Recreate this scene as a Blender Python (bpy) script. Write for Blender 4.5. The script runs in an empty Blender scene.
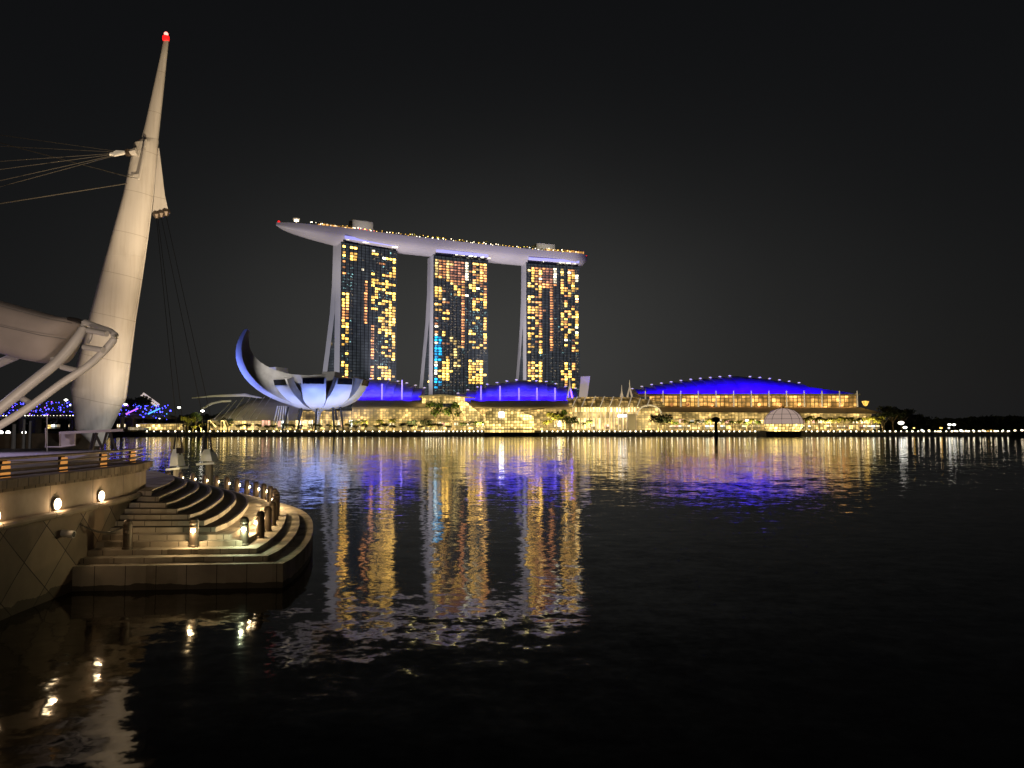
import bpy, math, random
from mathutils import Vector, Matrix, noise
random.seed(7)
R = math.radians
sc = bpy.context.scene
col = sc.collection

# ------------------------------------------------------------------ camera
F = 769.0; PITCH = math.atan(44 / F); CAMH = 5.0
cam_d = bpy.data.cameras.new('camera'); cam = bpy.data.objects.new('camera', cam_d); col.objects.link(cam)
cam.location = (0, 0, CAMH); cam.rotation_euler = (R(90) + PITCH, 0, 0)
cam_d.lens = F / 1024 * 36; cam_d.sensor_width = 36; cam_d.clip_start = 0.1; cam_d.clip_end = 20000
sc.camera = cam

def at(px, py, Y):
    u = (px - 512) / F; v = (384 - py) / F
    dy = math.cos(PITCH) - v * math.sin(PITCH); dz = math.sin(PITCH) + v * math.cos(PITCH)
    return Vector((u * Y / dy, Y, CAMH + dz * Y / dy))

def atz(px, py, z):
    u = (px - 512) / F; v = (384 - py) / F
    dy = math.cos(PITCH) - v * math.sin(PITCH); dz = math.sin(PITCH) + v * math.cos(PITCH)
    t = (z - CAMH) / dz
    return Vector((u * t, dy * t, z))

# ------------------------------------------------------------------ world: night sky with city glow
w = bpy.data.worlds.new('World'); sc.world = w; w.use_nodes = True
nt = w.node_tree; nt.nodes.clear()
N = nt.nodes.new; L = nt.links.new
out = N('ShaderNodeOutputWorld'); add = N('ShaderNodeAddShader')
sky = N('ShaderNodeTexSky'); sky.sky_type = 'NISHITA'; sky.sun_disc = False
sky.sun_elevation = R(1.0); sky.sun_rotation = R(200)
b1 = N('ShaderNodeBackground'); b1.inputs[1].default_value = 0.0006; L(sky.outputs[0], b1.inputs[0])
tc = N('ShaderNodeTexCoord'); sep = N('ShaderNodeSeparateXYZ'); L(tc.outputs['Generated'], sep.inputs[0])
def wm(op, a, b, c=None):
    n = N('ShaderNodeMath'); n.operation = op
    for i, x in enumerate((a, b, c)):
        if x is None: continue
        if isinstance(x, (int, float)): n.inputs[i].default_value = x
        else: L(x, n.inputs[i])
    return n.outputs[0]
# lobe of glow above the lit skyline (direction +Y) plus thin horizon glow
ex = wm('MULTIPLY', sep.outputs[0], sep.outputs[0])
zz = wm('MAXIMUM', sep.outputs[2], 0.0)
ez = wm('MULTIPLY', wm('MULTIPLY', zz, zz), 14.0)
g1 = wm('POWER', 2.718, wm('MULTIPLY', wm('ADD', wm('MULTIPLY', ex, 4.0), ez), -1.0))
fwd = wm('GREATER_THAN', sep.outputs[1], 0.0)
g1 = wm('MULTIPLY', g1, fwd)
tx = wm('ADD', sep.outputs[0], 0.03); tz = wm('SUBTRACT', sep.outputs[2], 0.12)
g2 = wm('MULTIPLY', wm('POWER', 2.718, wm('MULTIPLY', wm('ADD', wm('MULTIPLY', wm('MULTIPLY', tx, tx), 14.0), wm('MULTIPLY', wm('MULTIPLY', tz, tz), 40.0)), -1.0)), fwd)
gn = N('ShaderNodeTexNoise'); gn.inputs['Scale'].default_value = 3.0; gn.inputs['Detail'].default_value = 4; L(tc.outputs['Generated'], gn.inputs['Vector'])
gg = wm('MULTIPLY', wm('ADD', wm('MULTIPLY', g1, 0.020), wm('MULTIPLY', g2, 0.022)), wm('ADD', wm('MULTIPLY', gn.outputs[0], 0.5), 0.75))
b3 = N('ShaderNodeBackground'); b3.inputs[0].default_value = (0.84, 0.88, 1.0, 1); b3.inputs[1].default_value = 0.0050
add3 = N('ShaderNodeAddShader')
b2 = N('ShaderNodeBackground'); b2.inputs[0].default_value = (1.0, 0.99, 0.93, 1); L(gg, b2.inputs[1])
L(b1.outputs[0], add3.inputs[0]); L(b3.outputs[0], add3.inputs[1]); L(add3.outputs[0], add.inputs[0]); L(b2.outputs[0], add.inputs[1]); L(add.outputs[0], out.inputs[0])

sc.view_settings.view_transform = 'Standard'; sc.view_settings.look = 'None'
sc.view_settings.exposure = 0; sc.view_settings.gamma = 1
sc.render.engine = 'CYCLES'
sc.cycles.use_denoising = True
sc.cycles.max_bounces = 6; sc.cycles.diffuse_bounces = 2; sc.cycles.glossy_bounces = 4
sc.cycles.sample_clamp_indirect = 12; sc.cycles.caustics_reflective = False; sc.cycles.caustics_refractive = False

def spot(loc, target, power, color, size=60, blend=0.5, radius=0.1, name='flood_or_fill_beam'):
    d = bpy.data.lights.new(name, 'SPOT'); d.energy = power; d.color = color
    d.spot_size = R(size); d.spot_blend = blend; d.shadow_soft_size = radius
    o = bpy.data.objects.new(name, d); col.objects.link(o); o.location = loc
    o.rotation_euler = (Vector(target) - Vector(loc)).to_track_quat('-Z', 'Y').to_euler()
    return o
def point(loc, power, color, radius=0.05, name='lamp_glow'):
    d = bpy.data.lights.new(name, 'POINT'); d.energy = power; d.color = color; d.shadow_soft_size = radius
    o = bpy.data.objects.new(name, d); col.objects.link(o); o.location = loc; return o

WARM = (1.0, 0.66, 0.34)
BLUE = (0.022, 0.0, 1.0)
# mast and canopy floodlights, plus added fills for canopy and steps
spot((-21, 49, 3.9), (-27.5, 60, 20), 9000, (1.0, 0.72, 0.43), 95, 0.6)
spot((-15, 38, 3.9), (-26.0, 60, 31), 34000, (1.0, 0.74, 0.46), 52, 0.7)
spot((-18, 27, 4.2), (-22, 37, 10), 900, (1.0, 0.76, 0.58), 100, 0.7)
spot((-6, 3, 8.5), (-24, 38, 9), 9000, (1.0, 0.80, 0.64), 40, 0.8)  # added canopy fill, standing in for street lighting behind the camera
spot((-24, 53, 3.5), (-31.5, 60, 6), 700, (0.85, 0.95, 1.0), 80, 0.8)
spot((-3, 4, 8), (-12, 26, 1), 520, (1.0, 0.76, 0.48), 58, 0.9)  # added soft fill on the steps, no fixture
# towers: end walls and sky deck hull
spot((-300, 640, 8), (-178, 775, 100), 850000, (0.88, 0.87, 1.0), 42, 0.6)
spot((-135, 745, 45), (-92, 838, 120), 560000, (0.85, 0.80, 0.9), 90, 0.7)
spot((-25, 790, 45), (16, 880, 120), 480000, (0.85, 0.80, 0.86), 90, 0.7)
spot((-235, 690, 60), (-200, 745, 200), 330000, (1.0, 0.90, 0.84), 60, 0.7)
spot((-110, 700, 40), (-105, 825, 200), 420000, (1.0, 0.88, 0.84), 60, 0.7)
spot((-10, 760, 40), (-5, 878, 200), 380000, (1.0, 0.88, 0.84), 62, 0.7)
spot((80, 770, 40), (80, 900, 200), 300000, (1.0, 0.88, 0.84), 50, 0.7)
spot((-170, 690, 40), (-160, 770, 198), 200000, (1.0, 0.88, 0.86), 50, 0.7)
# museum floodlights (blue) from the lily pond round it
for (x, y, tx, ty, tz, p, c) in ((-190, 480, -172, 522, 45, 120000, (0.20, 0.27, 1.0)), (-158, 484, -150, 512, 24, 36000, (0.24, 0.35, 1.0)),
        (-130, 482, -131, 506, 25, 46000, (0.26, 0.36, 1.0)), (-108, 484, -117, 508, 25, 36000, (0.24, 0.34, 1.0)),
        (-96, 486, -108, 515, 26, 30000, (0.26, 0.38, 1.0)), (-200, 500, -180, 518, 62, 110000, (0.16, 0.24, 1.0))):
    spot((x, y, 9.5), (tx, ty, tz), p, c, 80, 0.8)
spot((-232, 468, 12), (-181, 514, 70), 130000, (0.17, 0.24, 1.0), 50, 0.8)
spot((-150, 470, 50), (-145, 530, 45), 60000, (1.0, 0.93, 0.85), 80, 0.8)  # neutral fill added to brighten the inner sides of the petals

# ------------------------------------------------------------------ materials
MATS = {}
def mat(name, color=(0.5, 0.5, 0.5), rough=0.6, metal=0.0, emit=None, es=0.0, var=0.0, vscale=3.0, sample=False, spec=0.5):
    m = bpy.data.materials.new(name); m.use_nodes = True
    n = m.node_tree.nodes; l = m.node_tree.links; p = n['Principled BSDF']
    p.inputs['Roughness'].default_value = rough; p.inputs['Metallic'].default_value = metal
    p.inputs['Specular IOR Level'].default_value = spec
    tcn = n.new('ShaderNodeTexCoord'); nz = n.new('ShaderNodeTexNoise'); nz.inputs['Scale'].default_value = vscale
    nz.inputs['Detail'].default_value = 4
    l.new(tcn.outputs['Object'], nz.inputs['Vector'])
    ramp = n.new('ShaderNodeMapRange'); ramp.inputs[1].default_value = 0.3; ramp.inputs[2].default_value = 0.7
    ramp.inputs[3].default_value = 1 - var; ramp.inputs[4].default_value = 1 + var * 0.5
    l.new(nz.outputs[0], ramp.inputs[0])
    mx = n.new('ShaderNodeVectorMath'); mx.operation = 'SCALE'; mx.inputs[0].default_value = color
    l.new(ramp.outputs[0], mx.inputs['Scale']); l.new(mx.outputs[0], p.inputs['Base Color'])
    if emit:
        p.inputs['Emission Color'].default_value = (*emit, 1); p.inputs['Emission Strength'].default_value = es
        if not sample: m.cycles.emission_sampling = 'NONE'
    MATS[name] = m; return m

class MNode:
    """tiny node helper for procedural materials"""
    def __init__(s, m): s.n = m.node_tree.nodes; s.l = m.node_tree.links; s.p = s.n['Principled BSDF']
    def new(s, t): return s.n.new(t)
    def m(s, op, a, b=None, c=None):
        k = s.n.new('ShaderNodeMath'); k.operation = op
        for i, x in enumerate((a, b, c)):
            if x is None: continue
            if isinstance(x, (int, float)): k.inputs[i].default_value = x
            else: s.l.new(x, k.inputs[i])
        return k.outputs[0]
    def xyz(s):
        t = s.n.new('ShaderNodeTexCoord'); q = s.n.new('ShaderNodeSeparateXYZ'); s.l.new(t.outputs['Object'], q.inputs[0])
        return t.outputs['Object'], q.outputs[0], q.outputs[1], q.outputs[2]
    def geo(s):
        g = s.n.new('ShaderNodeNewGeometry'); q = s.n.new('ShaderNodeSeparateXYZ'); s.l.new(g.outputs['Position'], q.inputs[0])
        return g, q.outputs[0], q.outputs[1], q.outputs[2]
    def noise(s, v, scale, detail=3):
        k = s.n.new('ShaderNodeTexNoise'); k.inputs['Scale'].default_value = scale; k.inputs['Detail'].default_value = detail
        if v is not None: s.l.new(v, k.inputs['Vector'])
        return k
    def ramp(s, fac, stops):
        k = s.n.new('ShaderNodeValToRGB'); e = k.color_ramp.elements
        e[0].position = stops[0][0]; e[0].color = (*stops[0][1], 1); e[1].position = stops[-1][0]; e[1].color = (*stops[-1][1], 1)
        for (ps, c) in stops[1:-1]:
            q = e.new(ps); q.color = (*c, 1)
        s.l.new(fac, k.inputs[0]); return k.outputs[0]
    def mix(s, f, a, b):
        k = s.n.new('ShaderNodeMix'); k.data_type = 'RGBA'
        if isinstance(f, (int, float)): k.inputs[0].default_value = f
        else: s.l.new(f, k.inputs[0])
        for i, x in ((6, a), (7, b)):
            if isinstance(x, tuple): k.inputs[i].default_value = (*x, 1)
            else: s.l.new(x, k.inputs[i])
        return k.outputs[2]

mat('mast_paint', (0.74, 0.72, 0.68), 0.45, var=0.10, vscale=0.6)
q = MNode(MATS['mast_paint']); g, x, y, z = q.geo()
mp = q.new('ShaderNodeMapping'); mp.inputs['Scale'].default_value = (5.0, 5.0, 0.35); q.l.new(g.outputs['Position'], mp.inputs['Vector'])
n1 = q.noise(mp.outputs[0], 1.0, 6); n2 = q.noise(g.outputs['Position'], 0.5, 4)
zt = q.m('ADD', z, q.m('MULTIPLY', x, 0.22))
seam = q.m('LESS_THAN', q.m('FRACT', q.m('DIVIDE', zt, 3.4)), 0.016)
c = q.ramp(q.m('ADD', q.m('MULTIPLY', n1.outputs[0], 0.6), q.m('MULTIPLY', n2.outputs[0], 0.4)), [(0.30, (0.62, 0.59, 0.54)), (0.5, (0.74, 0.72, 0.68)), (0.8, (0.80, 0.78, 0.74))])
q.l.new(q.mix(q.m('MULTIPLY', seam, 0.45), c, (0.30, 0.27, 0.23)), q.p.inputs['Base Color'])
mat('canopy_cloth', (0.52, 0.46, 0.43), 0.7, var=0.12, vscale=0.8)
mat('white_steel', (0.70, 0.68, 0.66), 0.4, var=0.08, vscale=2)
mat('dark_steel', (0.045, 0.04, 0.038), 0.4, 0.3, var=0.3)
mat('rail_bronze', (0.15, 0.11, 0.08), 0.45, 0.3, var=0.3)
mat('cable', (0.16, 0.15, 0.13), 0.5, 0.3)
mat('dark_cable', (0.004, 0.004, 0.004), 0.9, spec=0.05)
mat('red_beacon', (0.5, 0.02, 0.02), 0.4, emit=(1, 0.01, 0.01), es=1.6)
mat('beacon_core', (0.6, 0.3, 0.3), 0.4, emit=(1, 0.25, 0.2), es=3)
mat('amber_glow', (0.8, 0.4, 0.1), 0.5, emit=(1, 0.42, 0.10), es=0.55)
mat('lamp_white', (0.9, 0.85, 0.7), 0.4, emit=(1, 0.82, 0.55), es=6)
mat('lamp_lens', (0.9, 0.85, 0.7), 0.4, emit=(1, 0.80, 0.48), es=11)
mat('street_lamp_head', (0.9, 0.9, 0.85), 0.4, emit=(1, 0.97, 0.86), es=7)
mat('shore_lens', (0.9, 0.9, 0.8), 0.4, emit=(1, 0.88, 0.60), es=8)
mat('concrete', (0.30, 0.29, 0.28), 0.85, var=0.25, vscale=0.2)
mat('dark_concrete', (0.12, 0.115, 0.10), 0.8, var=0.3, vscale=0.3)
mat('end_wall', (0.50, 0.49, 0.49), 0.75, var=0.08, vscale=0.02)
mat('hull', (0.54, 0.51, 0.49), 0.45, var=0.06, vscale=0.03)
mat('lilac_strip', (0.6, 0.6, 0.9), 0.4, emit=(0.36, 0.36, 0.98), es=0.85)
mat('roof_grey', (0.42, 0.38, 0.32), 0.75, var=0.15, vscale=0.1)
mat('blue_roof', (0.50, 0.50, 0.74), 0.6, var=0.30, vscale=0.12)
mat('self_lit_tip', (0.9, 0.85, 0.85), 0.5, emit=(1, 0.82, 0.78), es=0.55)  # pale roof tips and lattice struts, brightness put in as emission
mat('lit_post', (0.8, 0.75, 0.65), 0.5, emit=(1, 0.80, 0.55), es=0.30)  # emission stands in for light falling on posts, ribs and sockets
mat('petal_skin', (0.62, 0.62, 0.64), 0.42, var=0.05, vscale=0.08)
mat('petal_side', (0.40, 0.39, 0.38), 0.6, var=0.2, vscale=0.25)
mat('dark_glass', (0.012, 0.013, 0.015), 0.15, var=0.3, vscale=0.5)
mat('leaf_dark', (0.03, 0.045, 0.02), 0.7, var=0.5, vscale=0.7)
mat('leaf_green', (0.10, 0.15, 0.035), 0.6, var=0.5, vscale=0.5)
mat('leaf_yellow', (0.26, 0.25, 0.04), 0.6, var=0.5, vscale=0.5)
mat('bark', (0.16, 0.12, 0.08), 0.9, var=0.3, vscale=2)
mat('dome_glass', (0.55, 0.42, 0.38), 0.25, emit=(1, 0.72, 0.60), es=0.38, var=0.2, vscale=0.4)
mat('pontoon', (0.02, 0.02, 0.02), 0.6)
mat('anchor_block', (0.42, 0.46, 0.44), 0.7, var=0.2, vscale=2)
mat('blue_led', (0.1, 0.1, 0.9), 0.4, emit=(0.05, 0.05, 1.0), es=11)
mat('violet_led', (0.4, 0.1, 0.9), 0.4, emit=(0.45, 0.12, 1.0), es=2)
mat('cyan_led', (0.1, 0.5, 0.9), 0.4, emit=(0.1, 0.45, 1.0), es=1.6)
mat('white_led', (0.9, 0.9, 0.9), 0.4, emit=(0.8, 0.85, 1.0), es=4)
WINC = {'#': ((1, 0.53, 0.09), 1.8), 'o': ((1, 0.36, 0.10), 0.9), 'r': ((0.85, 0.30, 0.14), 0.42), 'w': ((1, 0.86, 0.58), 2.0),
        't': ((0.6, 0.42, 0.22), 0.16), 'c': ((0.28, 0.55, 0.55), 0.40), 'b': ((0.0, 0.42, 0.95), 0.85), 'y': ((1, 0.66, 0.2), 1.0)}
for k, (c, s) in WINC.items():
    m = mat('lit_' + {'#': 'gold', 'o': 'orange', 'r': 'copper', 'w': 'cream', 't': 'dim', 'c': 'teal', 'b': 'azure', 'y': 'amber'}[k], (0.1, 0.1, 0.1), 0.3, emit=c, es=s)
    q = MNode(m); g, x, y, z = q.geo()
    # every room is lit a little differently, and curtains break up the light
    nn = q.noise(g.outputs['Position'], 0.55, 2); oi = q.new('ShaderNodeObjectInfo')
    rnd = q.m('FRACT', q.m('ADD', g.outputs['Random Per Island'], oi.outputs['Random'])); nv0 = q.m('MAXIMUM', q.m('SUBTRACT', nn.outputs[0], 0.22), 0.02)
    s2 = q.m('MULTIPLY', nv0, q.m('MULTIPLY', q.m('ADD', q.m('MULTIPLY', q.m('POWER', rnd, 1.6), 1.9), 0.28), s * 6.6))
    q.l.new(q.mix(rnd, c, (min(1, c[0] * 1.0), c[1] * 1.10, min(1, c[2] * 1.15))), q.p.inputs['Emission Color'])
    q.l.new(s2, q.p.inputs['Emission Strength']); WINC[k] = m

def facade(name, c1, c2, s, px, pz, bar=0.16, nscale=0.09, dark=0.05):
    """glazed wall lit from inside: mullion grid, rooms of different brightness"""
    m = mat(name, (0.2, 0.17, 0.12), 0.4, emit=c1, es=s); q = MNode(m); g, x, y, z = q.geo()
    fx = q.m('FRACT', q.m('DIVIDE', q.m('ADD', x, 5000.0), px)); fz = q.m('FRACT', q.m('DIVIDE', z, pz))
    mask = q.m('MULTIPLY', q.m('GREATER_THAN', fx, bar), q.m('GREATER_THAN', fz, bar))
    n1 = q.noise(g.outputs['Position'], nscale, 4); n2 = q.noise(g.outputs['Position'], 0.6, 2)
    wn = q.new('ShaderNodeTexWhiteNoise'); wn.noise_dimensions = '2D'; cb = q.new('ShaderNodeCombineXYZ')
    q.l.new(q.m('FLOOR', q.m('DIVIDE', q.m('ADD', x, 5000.0), px)), cb.inputs[0]); q.l.new(q.m('FLOOR', q.m('DIVIDE', z, pz)), cb.inputs[1]); q.l.new(cb.outputs[0], wn.inputs['Vector'])
    cell = q.m('ADD', q.m('MULTIPLY', q.m('POWER', wn.outputs[0], 2.0), 1.5), 0.45)
    v = q.m('MULTIPLY', q.m('MULTIPLY', q.m('POWER', q.m('MULTIPLY', n1.outputs[0], 1.9), 3.0), cell), q.m('ADD', q.m('MULTIPLY', n2.outputs[0], 1.6), 0.25))
    st = q.m('MULTIPLY', q.m('ADD', q.m('MULTIPLY', mask, 1 - dark), dark), q.m('MULTIPLY', v, s))
    q.l.new(st, q.p.inputs['Emission Strength'])
    q.l.new(q.mix(n2.outputs[0], c1, c2), q.p.inputs['Emission Color'])
    return m
facade('mall_glass', (1, 0.60, 0.14), (1, 0.74, 0.30), 1.5, 2.1, 1.9, 0.22, 0.11, 0.35)
facade('mall_glass_dim', (1, 0.56, 0.13), (1, 0.72, 0.26), 0.68, 2.4, 1.7, 0.25, 0.12, 0.4)
facade('gallery_glass', (1, 0.60, 0.12), (1, 0.40, 0.12), 1.1, 3.2, 3.0, 0.2, 0.12)
facade('crystal_glass', (1, 0.62, 0.14), (1, 0.76, 0.28), 3.2, 1.9, 1.9, 0.26, 0.03, 0.3)
facade('arcade_glass', (1, 0.60, 0.16), (1, 0.76, 0.34), 1.8, 2.1, 12.0, 0.38, 0.08, 0.25)
facade('canopy_glass', (1, 0.58, 0.16), (1, 0.66, 0.22), 0.30, 3.3, 1.6, 0.3, 0.2, 0.3)
facade('shop_light', (1, 0.72, 0.34), (1, 0.85, 0.6), 2.4, 3.3, 30, 0.2, 0.12)
facade('shop_pink', (1, 0.35, 0.22), (1, 0.55, 0.45), 1.2, 2.3, 30, 0.2, 0.12)
facade('shop_cool', (0.85, 1, 0.80), (1, 1, 0.95), 2.4, 3.3, 30, 0.2, 0.12)

# tower curtain wall: dark glass, blue-grey tone and floor lines put in as faint emission
m = mat('tower_glass', (0.02, 0.022, 0.025), 0.25, emit=(0.30, 0.35, 0.40), es=0.02); q = MNode(m); t, x, y, z = q.xyz()
fl = q.m('GREATER_THAN', q.m('FRACT', q.m('DIVIDE', z, 3.02)), 0.35); fc = q.m('GREATER_THAN', q.m('FRACT', q.m('DIVIDE', x, 4.4)), 0.12)
nn = q.noise(t, 0.16, 4)
v = q.m('MULTIPLY', q.m('MULTIPLY', fl, fc), q.m('POWER', nn.outputs[0], 3.0))
q.l.new(q.m('ADD', q.m('MULTIPLY', v, 0.42), 0.048), q.p.inputs['Emission Strength'])

# pale stone of the steps: slab joints, wear and a dark algae band at the water
m = mat('step_stone', (0.4, 0.33, 0.25), 0.75); q = MNode(m); g, x, y, z = q.geo()
def lines(q, v, period, w):
    return q.m('LESS_THAN', q.m('FRACT', q.m('DIVIDE', q.m('ADD', v, 500.0), period)), w / period)
nsep = q.new('ShaderNodeSeparateXYZ'); q.l.new(g.outputs['True Normal'], nsep.inputs[0])
up = q.m('GREATER_THAN', nsep.outputs[2], 0.7)
row = q.m('FLOOR', q.m('DIVIDE', q.m('SUBTRACT', q.m('MAXIMUM', z, 0.6), 0.76), 0.168))
xs = q.m('ADD', x, q.m('MULTIPLY', row, 0.37))
jt = q.m('MAXIMUM', lines(q, xs, 0.95, 0.02), lines(q, y, 0.9, 0.02))
jr = q.m('MAXIMUM', lines(q, q.m('ADD', xs, q.m('MULTIPLY', y, 0.5)), 0.95, 0.022), 0.0)
j = q.m('ADD', q.m('MULTIPLY', up, jt), q.m('MULTIPLY', q.m('SUBTRACT', 1.0, up), jr))
n1 = q.noise(g.outputs['Position'], 1.3, 6); n2 = q.noise(g.outputs['Position'], 0.35, 3)
wn = q.new('ShaderNodeTexWhiteNoise'); wn.noise_dimensions = '2D'; cb = q.new('ShaderNodeCombineXYZ')
q.l.new(q.m('FLOOR', q.m('DIVIDE', q.m('ADD', xs, 500.0), 0.95)), cb.inputs[0]); q.l.new(q.m('FLOOR', q.m('DIVIDE', y, 0.9)), cb.inputs[1])
q.l.new(cb.outputs[0], wn.inputs['Vector'])
mixn = q.m('ADD', q.m('MULTIPLY', n1.outputs[0], 0.7), q.m('MULTIPLY', wn.outputs[0], 0.3))
c = q.ramp(mixn, [(0.25, (0.16, 0.135, 0.10)), (0.5, (0.39, 0.34, 0.27)), (0.8, (0.54, 0.48, 0.40))])
c = q.mix(j, c, (0.05, 0.04, 0.03))
alg = q.m('LESS_THAN', q.m('ADD', z, q.m('MULTIPLY', n1.outputs[0], 0.25)), 0.30)
c = q.mix(q.m('MULTIPLY', alg, 0.85), c, (0.03, 0.025, 0.018))
q.l.new(c, q.p.inputs['Base Color'])
bp = q.new('ShaderNodeBump'); bp.inputs['Strength'].default_value = 0.5; bp.inputs['Distance'].default_value = 0.02
q.l.new(q.m('SUBTRACT', n1.outputs[0], j), bp.inputs['Height']); q.l.new(bp.outputs[0], q.p.inputs['Normal'])

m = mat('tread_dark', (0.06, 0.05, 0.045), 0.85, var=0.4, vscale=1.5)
# diamond panelled quay wall
m = mat('diamond_wall', (0.2, 0.16, 0.12), 0.8); q = MNode(m); g, x, y, z = q.geo()
a = q.m('ADD', q.m('DIVIDE', y, 2.1), q.m('DIVIDE', z, 1.75)); b = q.m('SUBTRACT', q.m('DIVIDE', y, 2.1), q.m('DIVIDE', z, 1.75))
a = q.m('ADD', a, 40.1); b = q.m('ADD', b, 40.6)
ln = q.m('MAXIMUM', q.m('LESS_THAN', q.m('FRACT', a), 0.022), q.m('LESS_THAN', q.m('FRACT', b), 0.022))
wn = q.new('ShaderNodeTexWhiteNoise'); wn.noise_dimensions = '2D'; cb = q.new('ShaderNodeCombineXYZ')
q.l.new(q.m('FLOOR', a), cb.inputs[0]); q.l.new(q.m('FLOOR', b), cb.inputs[1]); q.l.new(cb.outputs[0], wn.inputs['Vector'])
n1 = q.noise(g.outputs['Position'], 1.1, 6)
c = q.ramp(q.m('ADD', q.m('MULTIPLY', n1.outputs[0], 0.6), q.m('MULTIPLY', wn.outputs[0], 0.4)), [(0.2, (0.12, 0.09, 0.065)), (0.8, (0.36, 0.28, 0.20))])
c = q.mix(ln, c, (0.035, 0.025, 0.02))
alg = q.m('LESS_THAN', q.m('ADD', z, q.m('MULTIPLY', n1.outputs[0], 0.6)), 0.55)
c = q.mix(q.m('MULTIPLY', alg, 0.7), c, (0.03, 0.022, 0.016)); q.l.new(c, q.p.inputs['Base Color'])
bp = q.new('ShaderNodeBump'); bp.inputs['Strength'].default_value = 0.5; bp.inputs['Distance'].default_value = 0.03
q.l.new(q.m('SUBTRACT', n1.outputs[0], ln), bp.inputs['Height']); q.l.new(bp.outputs[0], q.p.inputs['Normal'])
# plain concrete band with panel joints
m = mat('wall_band', (0.34, 0.28, 0.21), 0.75); q = MNode(m); g, x, y, z = q.geo()
n1 = q.noise(g.outputs['Position'], 1.6, 6); c = q.ramp(n1.outputs[0], [(0.25, (0.24, 0.19, 0.14)), (0.75, (0.40, 0.33, 0.25))])
c = q.mix(lines(q, y, 2.6, 0.03), c, (0.06, 0.05, 0.04)); q.l.new(c, q.p.inputs['Base Color'])
m = mat('block_course', (0.3, 0.24, 0.18), 0.85); q = MNode(m); g, x, y, z = q.geo()
n1 = q.noise(g.outputs['Position'], 2.5, 5); wn = q.new('ShaderNodeTexWhiteNoise'); wn.noise_dimensions = '1D'
q.l.new(q.m('FLOOR', q.m('DIVIDE', y, 0.52)), wn.inputs['W'])
c = q.ramp(q.m('ADD', q.m('MULTIPLY', n1.outputs[0], 0.6), q.m('MULTIPLY', wn.outputs[0], 0.4)), [(0.2, (0.10, 0.075, 0.05)), (0.8, (0.34, 0.27, 0.20))])
c = q.mix(lines(q, y, 0.52, 0.035), c, (0.02, 0.016, 0.012)); q.l.new(c, q.p.inputs['Base Color'])

mat('deck_floor', (0.40, 0.36, 0.44), 0.6, var=0.15, vscale=0.3)
mat('ground', (0.10, 0.09, 0.08), 0.9, var=0.3, vscale=0.05)
mat('bollard_metal', (0.12, 0.095, 0.075), 0.45, 0.5, var=0.3, vscale=5)

# water: slopes come straight from noise, so far water blurs into streaks and near water ripples
m = mat('water', (0.012, 0.010, 0.007), 0.06); q = MNode(m); g, x, y, z = q.geo()
q.p.inputs['IOR'].default_value = 1.23
def slopes(scale, k, det=2, sx=1.0):
    mp = q.new('ShaderNodeMapping'); mp.inputs['Scale'].default_value = (sx, 1.0, 1.0); q.l.new(g.outputs['Position'], mp.inputs['Vector'])
    nn = q.noise(mp.outputs[0], scale, det); s = q.new('ShaderNodeVectorMath'); s.operation = 'SUBTRACT'
    q.l.new(nn.outputs['Color'], s.inputs[0]); s.inputs[1].default_value = (0.5, 0.5, 0.5)
    s2 = q.new('ShaderNodeVectorMath'); s2.operation = 'MULTIPLY'; q.l.new(s.outputs[0], s2.inputs[0]); s2.inputs[1].default_value = (k * 0.8, k, 0)
    return s2.outputs[0]
def vadd(a, b):
    s = q.new('ShaderNodeVectorMath'); s.operation = 'ADD'; q.l.new(a, s.inputs[0])
    if isinstance(b, tuple): s.inputs[1].default_value = b
    else: q.l.new(b, s.inputs[1])
    return s.outputs[0]
wav = vadd(vadd(slopes(1.5, 0.085, 2, 0.7), slopes(4.5, 0.055, 2)), slopes(0.22, 0.032, 1, 0.5))
# calmer and rougher patches
pn = q.noise(g.outputs['Position'], 0.045, 2)
amp = q.m('ADD', q.m('MULTIPLY', pn.outputs[0], 1.3), 0.30)
shl = q.new('ShaderNodeMapRange'); shl.interpolation_type = 'SMOOTHSTEP'; q.l.new(q.m('ADD', q.m('MULTIPLY', x, 0.5), y), shl.inputs[0])
shl.inputs[1].default_value = 10; shl.inputs[2].default_value = 24; shl.inputs[3].default_value = 1.25; shl.inputs[4].default_value = 1.0
amp = q.m('MULTIPLY', amp, shl.outputs[0])
sc_ = q.new('ShaderNodeVectorMath'); sc_.operation = 'SCALE'; q.l.new(wav, sc_.inputs[0]); q.l.new(amp, sc_.inputs['Scale'])
nv = vadd(sc_.outputs[0], (0, 0, 1)); nm = q.new('ShaderNodeVectorMath'); nm.operation = 'NORMALIZE'; q.l.new(nv, nm.inputs[0])
q.l.new(nm.outputs[0], q.p.inputs['Normal'])

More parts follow.
